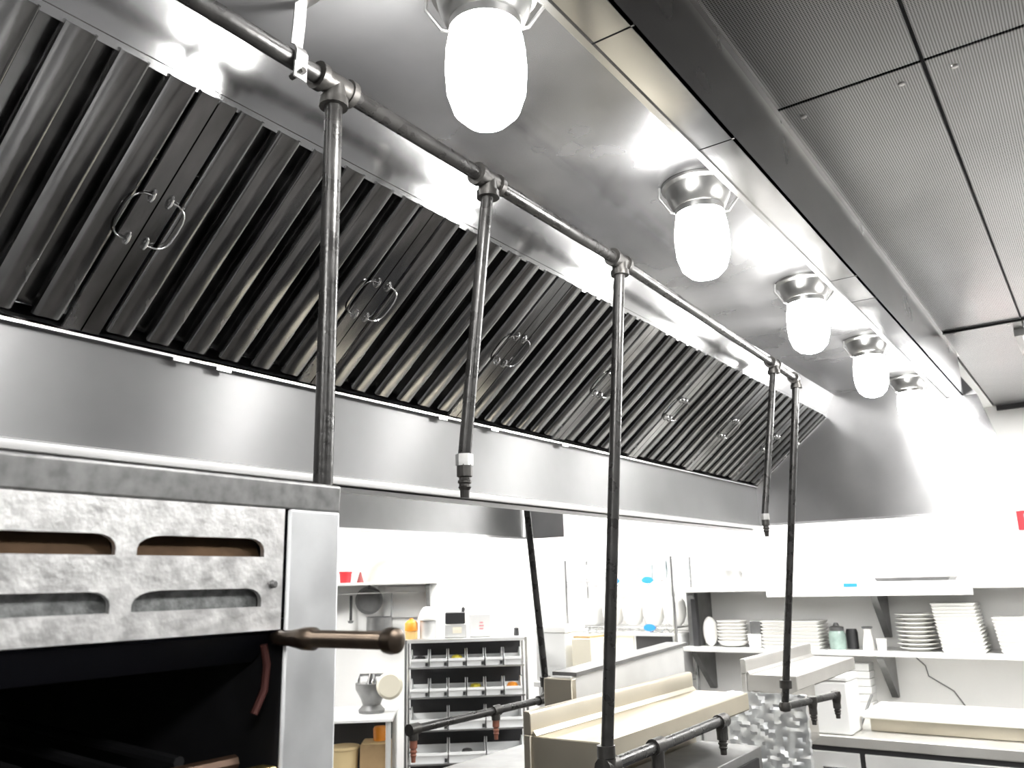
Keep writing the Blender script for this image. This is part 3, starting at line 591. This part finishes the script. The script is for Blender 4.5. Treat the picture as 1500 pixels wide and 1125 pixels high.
for i in range(10): single('square_plate', square_plate(-0.60, -0.33, ZLO + 0.001 + i * 0.0197, i, 10, 0.03), CHINA, 'white square plate, %s up from the shelf in the lower square stack' % ORD[i], 'plate', 'lower stack of square plates', bevel=0.003)
for n, (x, r, cnt) in enumerate(((-2.16, 0.075, 3), (-2.02, 0.055, 2))):
    for i in range(cnt):
        t = thing('prep_bowl', (x, 5.62, ZUP + 0.001 + i * 0.02), ('larger' if n == 0 else 'smaller') + ' metal bowl on the upper wall shelf, %s up in its nest' % ORD[i], 'bowl', ('larger' if n == 0 else 'smaller') + ' nested bowls on the upper wall shelf')
        MB().lathe([(0, 0), (r * .5, 0), (r * .75, 0.025), (r, 0.075), (r + .003, 0.076), (r * .72, 0.027), (r * .48, 0.003), (0, 0.003)], (0, 0, 0), 24).build('bowl_body', PALE, t, local=True)
single('sheet_tray', MB().hexa([(-1.20, 5.53, ZUP + .001), (-0.82, 5.53, ZUP + .001), (-0.82, 5.8, ZUP + .001), (-1.20, 5.8, ZUP + .001), (-1.22, 5.51, ZUP + .04), (-0.80, 5.51, ZUP + .04), (-0.80, 5.82, ZUP + .04), (-1.22, 5.82, ZUP + .04)]), GREYM, 'grey metal sheet tray lying on the upper wall shelf', 'tray', bevel=0.003)
sg = thing('wall_sign', (-0.37, YF - 0.008, 0.235), 'red wall sign with a white panel above the upper shelf', 'sign')
rbox(-0.443, -0.25, YF - 0.008, YF - 0.001, 0.235, 0.37).build('sign_plate', RED, sg, bevel=0.004)
rbox(-0.405, -0.28, YF - 0.0095, YF - 0.0081, 0.275, 0.33).build('sign_panel', PLAST, sg)
# wall cord
single('extension_cord', MB().tube([(-1.12, YF - 0.006, -0.50), (-1.06, YF - 0.006, -0.56), (-1.05, YF - 0.006, -0.62), (-0.92, YF - 0.006, -0.70), (-0.86, YF - 0.006, -0.80)], 0.004, 8), GREYM, 'thin grey cord hanging down the wall below the lower shelf', 'cord')

# ------------------------------------------------------------------ prep counter under the shelves
ct = thing('prep_counter', (-0.4, 5.4, FL), 'stainless prep counter with drawers under the wall shelves', 'counter')
CZ, CY = -0.853, 4.95
rbox(-1.58, 1.6, CY, YF - 0.003, CZ - 0.055, CZ).build('worktop', mat('worn_worktop', (0.62, 0.61, 0.58), 0.35, 0.6, noise=0.2, nscale=4), ct, bevel=0.006)
rbox(-1.57, 1.59, CY + 0.03, YF - 0.02, FL + 0.12, CZ - 0.056).build('carcass', DARK, ct)
dx = [-1.56, -1.27, -0.48, 0.3, 1.0, 1.58]
for i in range(5):
    f = rbox(dx[i] + 0.014, dx[i + 1] - 0.014, CY + 0.012, CY + 0.03, CZ - 0.24, CZ - 0.085).build('drawer_front', PALE, ct, bevel=0.004)
    rbox(dx[i] + 0.014, dx[i + 1] - 0.014, CY + 0.012, CY + 0.03, FL + 0.14, CZ - 0.27).build('door_front', PALE, ct, bevel=0.004)
    rbox((dx[i] + dx[i + 1]) / 2 - 0.06, (dx[i] + dx[i + 1]) / 2 + 0.06, CY - 0.008, CY + 0.012, CZ - 0.175, CZ - 0.16).build('handle', BRIGHT, f)
for x in (-1.5, -0.3, 1.5):
    MB().lathe([(0.02, FL), (0.02, FL + .12), (0, FL + .12)], (x, CY + 0.1, 0), 8).build('leg', GREYM, ct); MB().lathe([(0.02, FL), (0.02, FL + .12), (0, FL + .12)], (x, YF - 0.1, 0), 8).build('leg', GREYM, ct)
bd = thing('cutting_board', (-0.2, 5.35, CZ + 0.0015), 'long thick white cutting board on a steel rail of the prep counter', 'cutting board')
rbox(-1.26, 1.2, 5.18, 5.60, CZ + 0.0015, CZ + 0.07).build('rail', CREAM, bd, bevel=0.004)
rbox(-1.29, 1.2, 5.14, 5.62, CZ + 0.071, CZ + 0.105).build('board', BOARD, bd, bevel=0.008)
for i in range(7):
    single('white_tub', MB().hexa([(-1.45, 5.64, CZ + .002 + i * .045), (-1.345, 5.64, CZ + .002 + i * .045), (-1.345, 5.76, CZ + .002 + i * .045), (-1.45, 5.76, CZ + .002 + i * .045), (-1.455, 5.635, CZ + .045 + i * .045), (-1.34, 5.635, CZ + .045 + i * .045), (-1.34, 5.765, CZ + .045 + i * .045), (-1.455, 5.765, CZ + .045 + i * .045)]), PLAST, 'shallow white tub, %s up in the stack on the prep counter' % ORD[i], 'tub', 'stacked shallow tubs on the prep counter', bevel=0.003)
wc = thing('white_container', (-1.44, 5.12, CZ + 0.001), 'tall white container standing on the prep counter beside the cutting board', 'container')
rbox(-1.57, -1.312, 4.98, 5.22, CZ + 0.001, -0.575).build('body', PLAST, wc, bevel=0.012)
rbox(-1.575, -1.307, 4.975, 5.225, -0.574, -0.545).build('lid', PLAST, wc, bevel=0.008)
single('steel_rod', MB().tube([(-1.335, 5.26, CZ + 0.009), (-1.312, 5.50, CZ + 0.15)], 0.008, 8), GREYM, 'dark steel rod leaning beside the cutting board', 'rod')

# ------------------------------------------------------------------ wire shelving and the appliances at the back corner
ws = thing('wire_shelving', (-2.95, 5.65, FL), 'chrome wire shelving unit loaded with white crockery', 'shelving unit')
wx0, wx1, wy0, wy1 = -3.42, -2.545, 5.48, 5.80
for x in (wx0, wx1):
    for y in (wy0, wy1): MB().tube([(x, y, FL), (x, y, 0.16)], 0.0125, 12).build('post', HEM, ws)
for z in (0.0, -0.325, -0.66, -1.4):
    s = MB()
    for y in (wy0, wy1): s.tube([(wx0, y, z), (wx1, y, z)], 0.006, 8).tube([(wx0, y, z - 0.035), (wx1, y, z - 0.035)], 0.004, 8)
    for x in (wx0, wx1): s.tube([(x, wy0, z), (x, wy1, z)], 0.006, 8)
    sh = s.build('shelf_frame', HEM, ws)
    g = MB()
    for i in range(1, 30): x = wx0 + (wx1 - wx0) * i / 30; g.tube([(x, wy0, z), (x, wy1, z)], 0.003, 6)
    n = 24
    zz = [(wx0 + (wx1 - wx0) * i / n, wy0, z - (0.034 if i % 2 else 0.002)) for i in range(n + 1)]
    for i in range(n): g.tube([zz[i], zz[i + 1]], 0.003, 6)
    g.build('wire_grid', HEM, sh)
for x, z in ((-2.73, 0.0), (-3.0, 0.0), (-2.735, -0.325)):
    MB().lathe([(0, -0.008), (0.03, -0.008), (0.03, 0), (0, 0)], (x, wy0 - 0.009, z), 16, 'y', 1.5, 0.8).build('blue_tag', BLUE, ws)
for i in range(4):
    t = thing('crockery_bowl', (-3.10 + 0.165 * i, 5.62, -0.318), 'big white crockery bowl, %s from the square tub on the lower wire shelf' % ORD[i], 'bowl', 'big white bowls on the wire shelving')
    MB().lathe([(0, 0), (0.035, 0), (0.06, 0.02), (0.079, 0.07), (0.082, 0.12), (0.074, 0.165), (0.05, 0.195), (0.035, 0.2), (0, 0.19)], (0, 0, 0), 24).build('bowl_body', CHINA, t, local=True)
for i, (x, r, hh) in enumerate(((-2.92, 0.05, 0.12), (-2.80, 0.045, 0.10), (-2.69, 0.05, 0.135), (-2.60, 0.04, 0.12))):
    t = thing('storage_jar', (x, 5.62, 0.007), ['wide glass storage jar at the open end of the upper wire shelf row', 'short glass storage jar between two taller ones on the wire shelf', 'tallest glass storage jar on the upper wire shelf', 'slim glass storage jar beside the wire shelving post'][i], 'jar', 'glass jars on the upper wire shelf')
    MB().lathe([(0, 0), (r * .8, 0), (r * .85, 0.01), (r, hh), (r * .95, hh), (r * .8, 0.012), (0, 0.012)], (0, 0, 0), 18).build('jar_body', mat('cloudy_glass', (0.62, 0.68, 0.70), 0.15, noise=0.3, nscale=20), t, local=True)
    MB().lathe([(0, hh + .001), (r * 1.05, hh + .001), (r * 1.05, hh + .012), (0, hh + .014)], (0, 0, 0), 18).build('lid', PLAST, t, local=True)
single('crockery_stack', MB().lathe([(0, 0.0065), (0.07, 0.0065), (0.10, 0.03), (0.10, 0.05), (0.092, 0.055), (0.10, 0.06), (0.10, 0.08), (0.092, 0.085), (0.10, 0.09), (0.10, 0.12), (0, 0.12)], (-3.22, 5.63, 0), 24), CHINA, 'pale ribbed tub at the diagonal wall end of the upper wire shelf', 'tub')
single('lidded_tub', MB().box(-3.38, -3.22, 5.53, 5.74, -0.318, -0.13), PLAST, 'white square tub at the diagonal wall end of the lower wire shelf', 'tub', bevel=0.012)
single('dark_pan', MB().lathe([(0, -0.6525), (0.09, -0.6525), (0.115, -0.56), (0.118, -0.56), (0.11, -0.565), (0.085, -0.645), (0, -0.645)], (-3.26, 5.64, 0), 20), GREYM, 'dark steel pan beside the microwave on the wire shelving', 'pan')
mw = thing('microwave', (-2.83, 5.6, -0.6525), 'white countertop microwave with a dark window on the wire shelving', 'microwave')
rbox(-3.11, -2.56, 5.50, 5.78, -0.6525, -0.37).build('body', PLAST, mw, bevel=0.008)
rbox(-2.86, -2.58, 5.492, 5.4995, -0.56, -0.385).build('window', DARK, mw); rbox(-3.09, -2.88, 5.492, 5.4995, -0.63, -0.385).build('door_panel', TAPE, mw)
tb = thing('prep_table', (-3.3, 4.95, FL), 'white topped table in front of the wire shelving', 'table')
rbox(-3.37, -2.75, 4.93, 5.36, -0.69, -0.655).build('table_top', PLAST, tb, bevel=0.004)
for x in (-3.33, -2.79):
    for y in (4.97, 5.32): MB().tube([(x, y, FL), (x, y, -0.69)], 0.02, 10).build('leg', PALE, tb)
bx = thing('white_carton', (-3.24, 5.08, -0.6545), 'large white carton with a lid on the white table', 'carton')
rbox(-3.36, -3.12, 4.96, 5.2, -0.6545, -0.335).build('body', PLAST, bx, bevel=0.004); rbox(-3.37, -3.11, 4.95, 5.21, -0.334, -0.29).build('lid', PLAST, bx, bevel=0.004)
b2x = thing('small_carton', (-3.0, 5.08, -0.6545), 'smaller white carton beside the lidded carton on the white table', 'carton')
rbox(-3.07, -2.92, 4.96, 5.2, -0.6545, -0.37).build('body', TAPE, b2x, bevel=0.004); rbox(-3.06, -2.93, 4.97, 5.19, -0.3695, -0.355).build('flap', CARD, b2x)

# ------------------------------------------------------------------ bin rack, side table and pot shelf along the diagonal wall
def diag(name, s, o, z, label, cat, group=None):      # s along the wall, o away from it (negative towards the room)
    p = DP + DU * s + DW * o
    return thing(name, (p.x, p.y, z), label, cat, group, AD)
rk = diag('bin_rack', -0.80, -1.2, FL, 'steel rack holding four rows of grey parts bins', 'rack')
TOP = -0.345 + H
rw = 0.395; rd = 0.36
for x in (-rw, rw):
    for y in (0.012, rd): MB().box(x - 0.008, x + 0.008, y - 0.008, y + 0.008, 0, TOP).build('upright', HEM, rk, local=True)
lips = [-0.467, -0.655, -0.81, -1.0]
shelfz = [-0.515, -0.70, -0.90, -1.10]
MB().box(-rw, rw, 0.026, rd - 0.014, TOP - 0.022, TOP - 0.001).build('top_shelf', PALE, rk, local=True)
for z in shelfz + [-1.4]: MB().box(-rw + .013, rw - .013, 0.0, rd - 0.014, z + H - 0.012, z + H - 0.002).build('shelf', HEM, rk, local=True)
for z in (-0.36, -0.62, -0.9): MB().tube([(-rw, rd + 0.006, z + H - .2), (rw, rd + 0.006, z + H)], 0.005, 6).build('brace', HEM, rk, local=True)
def bin_mesh(wd, ht, dp):
    m = MB(); t = 0.004; fh = ht * 0.45
    m.box(-wd / 2, wd / 2, 0, dp, 0, t)
    for s in (-1, 1):
        x0, x1 = (s * wd / 2, s * (wd / 2 - t)) if s < 0 else (wd / 2 - t, wd / 2)
        m.ext([(x0, 0, t), (x0, dp, t), (x0, dp, ht * .5), (x0, dp * .55, ht * .95), (x0, dp * .3, ht), (x0, dp * .12, fh + 0.01), (x0, -0.01, fh)], (x1 - x0, 0, 0))
    m.hexa([(-wd / 2, 0, t), (wd / 2, 0, t), (wd / 2, t, t), (-wd / 2, t, t), (-wd / 2, -0.012, fh), (wd / 2, -0.012, fh), (wd / 2, -0.008, fh), (-wd / 2, -0.008, fh)])
    m.box(-wd / 2 - 0.001, wd / 2 + 0.001, -0.019, -0.011, fh - 0.012, fh + 0.004)
    m.box(-wd / 2, wd / 2, dp - t, dp, t, ht * .5)
    return m.mesh('bin_body', BINM)
small, big = bin_mesh(0.113, 0.105, 0.25), bin_mesh(0.236, 0.13, 0.28)
tab = MB().box(-0.009, 0.009, -0.010, -0.002, 0.004, 0.026).mesh('label_holder', DARK)
rows = ['top', 'second', 'third', 'bottom']
for r in range(4):
    n = 6 if r < 2 else 3; wd = 0.7 / n * 1.0 + 0.006
    for i in range(n):
        x = -0.367 + (i + 0.5) * 0.734 / n
        p = DP + DU * (-0.80 + x) + DW * (-1.2 + 0.024)
        t = thing('parts_bin', (p.x, p.y, shelfz[r] - 0.0015), 'open grey parts bin in the %s row of the rack, %s from the round lid' % (rows[r], ORD[i]), 'bin', 'parts bins in the %s row' % rows[r], AD)
        inst('bin_body', small if n == 6 else big, t)
        if i < n - 1: inst('label_holder', tab, t, ((0.113 if n == 6 else 0.236) / 2 - 0.010, 0, 0))
        if (r, i) in ((0, 2), (1, 3), (1, 5), (2, 1), (3, 1), (0, 0)):
            cm = MB().lathe([(0, 0.005), (0.035, 0.005), (0.045, 0.03), (0.03, 0.06), (0, 0.068)], (0, 0.09, 0), 10, 'z', 1.0, 1.4).mesh('contents', [YELLOW, YELLOW, ORANGE, DARK, GREYM, DARK][((0, 2), (1, 3), (1, 5), (2, 1), (3, 1), (0, 0)).index((r, i))])
            p2 = p + DW * 0.0
            q = thing('packet', (p2.x, p2.y, shelfz[r] - 0.0015), 'small %s packet lying in a bin of the %s row' % (['yellow', 'lime yellow', 'orange', 'black', 'grey', 'dark'][((0, 2), (1, 3), (1, 5), (2, 1), (3, 1), (0, 0)).index((r, i))], rows[r]), 'packet', None, AD); inst('wrapper', cm, q)
MB().box(-rw + .013, rw - .013, rd - 0.010, rd - 0.006, 0.2, TOP - 0.03).build('back_sheet', DARK, rk, local=True)
ld = diag('round_lid', -1.262, -1.21, -0.71, 'pale round lid hooked on the side upright of the bin rack', 'lid')
MB().lathe([(0, -0.012), (0.07, -0.012), (0.086, 0), (0.086, 0.006), (0, 0.004)], (0, 0, 0.087), 24, 'y').build('disc', TAPE, ld, local=True)
ld.location = (DP + DU * -1.298 + DW * -1.19).to_tuple()[:2] + (H - 0.71,)
# things on top of the rack
zt = -0.3445
bo = diag('squeeze_bottle', -1.165, -1.08, zt, 'squeeze bottle with an orange cap on top of the bin rack', 'bottle')
MB().lathe([(0, 0), (0.04, 0), (0.042, 0.01), (0.042, 0.05), (0, 0.052)], (0, 0, 0), 18).build('bottle_body', mat('amber_sauce', (0.75, 0.5, 0.2), 0.4), bo, local=True)
MB().lathe([(0, 0.053), (0.044, 0.053), (0.043, 0.10), (0.03, 0.118), (0.014, 0.124), (0.01, 0.135), (0, 0.135)], (0, 0, 0), 18).build('cap', ORANGE, bo, local=True)
gc = diag('metal_canister', -1.055, -1.06, zt, 'grey canister with a white bowl on it on the bin rack', 'canister')
MB().lathe([(0, 0), (0.055, 0), (0.055, 0.115), (0, 0.117)], (0, 0, 0), 20).build('can_body', PALE, gc, local=True)
wb = diag('white_bowl', -1.055, -1.06, zt + 0.1185, 'white bowl resting upside down on the grey canister', 'bowl')
MB().lathe([(0, 0), (0.068, 0), (0.07, 0.01), (0.05, 0.06), (0.03, 0.085), (0, 0.09)], (0, 0, 0), 20).build('bowl_body', CHINA, wb, local=True)
lb = diag('lidded_box', -0.868, -1.04, zt, 'clear box with a black lid on top of the bin rack', 'box')
MB().box(-0.075, 0.075, -0.06, 0.06, 0, 0.09).build('body', PALE, lb, local=True, bevel=0.006); MB().box(-0.07, 0.065, -0.062, 0.062, 0.091, 0.165).build('lid', DARK, lb, local=True, bevel=0.006); MB().box(-0.02, 0.04, -0.0625, -0.0605, 0.03, 0.07).build('label_patch', TAPE, lb, local=True)
MB().tube([(0.05, 0, 0.165), (0.055, 0, 0.185), (0.045, 0, 0.192)], 0.012, 8).build('knob', DARK, lb, local=True)
wt = diag('white_tub', -0.70, -1.04, zt, 'white tub with red print on top of the bin rack', 'tub')
MB().box(-0.076, 0.076, -0.06, 0.06, 0, 0.155).build('body', PLAST, wt, local=True, bevel=0.01)
for i, (w_, z_) in enumerate(((0.022, 0.09), (0.03, 0.07), (0.026, 0.05))): MB().box(0.005 - w_ / 2, 0.005 + w_ / 2, -0.0612, -0.0602, z_, z_ + 0.009).build('red_print', mat('faded_red_print', (0.8, 0.35, 0.38), 0.5), wt, local=True)
sk = diag('dark_shaker', -0.455, -1.03, zt, 'small dark shaker at the end of the bin rack top', 'shaker')
MB().lathe([(0, 0), (0.02, 0), (0.016, 0.04), (0.018, 0.05), (0, 0.055)], (0, 0, 0), 14).build('shaker_body', DARK, sk, local=True)
# side table
st = diag('side_table', -1.62, -1.2, FL, 'narrow steel side table beside the bin rack', 'table')
tz = -0.822 + H
MB().box(-0.36, 0.345, 0.0, 0.62, tz - 0.02, tz).build('table_top', PLAST, st, local=True, bevel=0.003)
for x in (-0.33, 0.315):
    for y in (0.03, 0.59): MB().tube([(x, y, 0), (x, y, tz - 0.02)], 0.018, 10).build('leg', PALE, st, local=True)
MB().box(-0.33, 0.31, 0.03, 0.59, 0.38, 0.40).build('lower_shelf', PALE, st, local=True)
MB().box(-0.31, 0.30, 0.585, 0.60, 0.42, tz - 0.03).build('back_sheet', DARK, st, local=True)
mx = diag('food_mill', -1.44, -0.90, -0.8215, 'dented steel food mill on the narrow side table', 'food mill')
MB().lathe([(0, 0), (0.085, 0), (0.09, 0.02), (0.06, 0.05), (0.075, 0.09), (0.11, 0.15), (0.112, 0.19), (0.1, 0.19), (0, 0.10)], (0, 0, 0), 20).build('bowl_body', GREYM, mx, local=True)
MB().tube([(-0.09, 0, 0.19), (-0.08, 0, 0.24), (0.08, 0, 0.24), (0.09, 0, 0.19)], 0.012, 10).build('crank', BRIGHT, mx, local=True); MB().lathe([(0, 0.09), (0.03, 0.09), (0.05, 0.16), (0.02, 0.25), (0, 0.25)], (0, 0, 0), 14).build('hopper', BRIGHT, mx, local=True)
bu = diag('tan_bucket', -1.60, -1.05, FL + 0.4005, 'round tan bucket on the lower shelf of the side table', 'bucket')
MB().lathe([(0, 0), (0.08, 0), (0.095, 0.33), (0.1, 0.335), (0.1, 0.35), (0, 0.352)], (0, 0, 0), 24).build('bucket_body', TAN, bu, local=True)
ca = diag('cardboard_box', -1.39, -1.03, FL + 0.4005, 'brown cardboard box on the lower shelf of the side table', 'box')
MB().box(-0.10, 0.09, -0.08, 0.12, 0, 0.36).build('body', CARD, ca, local=True, bevel=0.003); MB().box(-0.09, 0.08, -0.07, 0.11, 0.3605, 0.368).build('flap', TAN, ca, local=True)
oc = diag('orange_canister', -1.37, -1.0, FL + 0.4005 + 0.3685, 'orange canister standing on the brown cardboard box', 'canister')
MB().lathe([(0, 0), (0.045, 0), (0.048, 0.07), (0.04, 0.085), (0, 0.087)], (0, 0, 0), 16).build('can_body', ORANGE, oc, local=True)
# pot shelf on the diagonal wall
ps = diag('pot_shelf', -1.4, -0.3, 0.015, 'steel wall shelf above the side table with pots hanging under it', 'shelf')
MB().box(-0.48, 0.39, 0, 0.297, 0, 0.022).build('shelf_board', PALE, ps, local=True, bevel=0.003)
MB().ext([(0.30, 0.296, -0.001), (0.30, 0.296, -0.2), (0.30, 0.25, -0.19), (0.30, 0.03, -0.03), (0.30, 0.03, -0.001)], (0.03, 0, 0)).build('bracket', GREYM, ps, local=True)
MB().ext([(-0.45, 0.296, -0.001), (-0.45, 0.296, -0.2), (-0.45, 0.25, -0.19), (-0.45, 0.03, -0.03), (-0.45, 0.03, -0.001)], (0.03, 0, 0)).build('bracket', GREYM, ps, local=True)
MB().tube([(-0.45, 0.2, -0.06), (0.32, 0.2, -0.06)], 0.006, 8).build('hanging_rail', PALE, ps, local=True)
rc = diag('red_container', -1.725, -0.2, 0.0375, 'round red container on the pot shelf', 'container')
MB().lathe([(0, 0), (0.04, 0), (0.048, 0.07), (0.052, 0.072), (0.052, 0.085), (0, 0.087)], (0, 0, 0), 20).build('tub_body', RED, rc, local=True)
rcn = diag('red_funnel', -1.61, -0.2, 0.0375, 'small dark red cone standing beside the steel dome', 'funnel')
MB().lathe([(0, 0), (0.028, 0), (0.01, 0.065), (0.006, 0.08), (0, 0.08)], (0, 0, 0), 16).build('cone', mat('dark_red', (0.25, 0.04, 0.04), 0.5), rcn, local=True)
dm = diag('mixing_bowl', -1.37, -0.16, 0.0375, 'large steel mixing bowl upside down on the pot shelf', 'bowl')
MB().lathe([(0.205, 0), (0.2, 0.012), (0.17, 0.11), (0.12, 0.165), (0.06, 0.19), (0, 0.195)], (0, 0, 0), 28, 'z', 1.0, 0.6).build('bowl_body', mat('satin_bowl', (0.8, 0.78, 0.74), 0.3, 0.6), dm, local=True)
fpn = diag('frying_pan', -1.55, -0.11, -0.20, 'dark frying pan hanging under the pot shelf', 'pan')
MB().lathe([(0, 0.012), (0.085, 0.012), (0.105, -0.015), (0.108, -0.015), (0.09, 0.016), (0, 0.016)], (0, 0.02, 0.10), 24, 'y').build('pan_body', GREYM, fpn, local=True); MB().box(-0.01, 0.01, 0.01, 0.02, 0.19, 0.215).build('handle', DARK, fpn, local=True)
kn = diag('ladle', -1.69, -0.10, -0.27, 'black handled ladle hanging beside the frying pan', 'ladle')
MB().tube([(0, 0, 0.21), (0, 0, 0.02)], 0.011, 10).build('handle', DARK, kn, local=True); MB().lathe([(0, 0), (0.018, 0.004), (0.024, 0.02), (0, 0.02)], (0, 0, -0.002), 12).build('scoop', GREYM, kn, local=True)
sp_ = diag('baking_sheet', -1.27, -0.03, -0.24, 'pale steel baking sheet hanging flat on the wall under the pot shelf', 'baking sheet')
MB().box(-0.17, 0.17, 0, 0.028, 0, 0.235).build('sheet', PALE, sp_, local=True)
po = diag('stock_pot', -1.46, -0.17, -0.36, 'dented grey pot hanging low under the pot shelf', 'pot')
MB().lathe([(0, 0), (0.09, 0), (0.1, 0.02), (0.1, 0.13), (0.105, 0.135), (0.095, 0.135), (0, 0.02)], (0, 0, 0), 20).build('pot_body', GREYM, po, local=True)
MB().tube([(0.085, 0.04, 0.12), (0.09, 0.06, 0.2), (0.09, 0.065, 0.29), (0.09, 0.07, 0.31)], 0.006, 8).build('handle', GREYM, po, local=True)
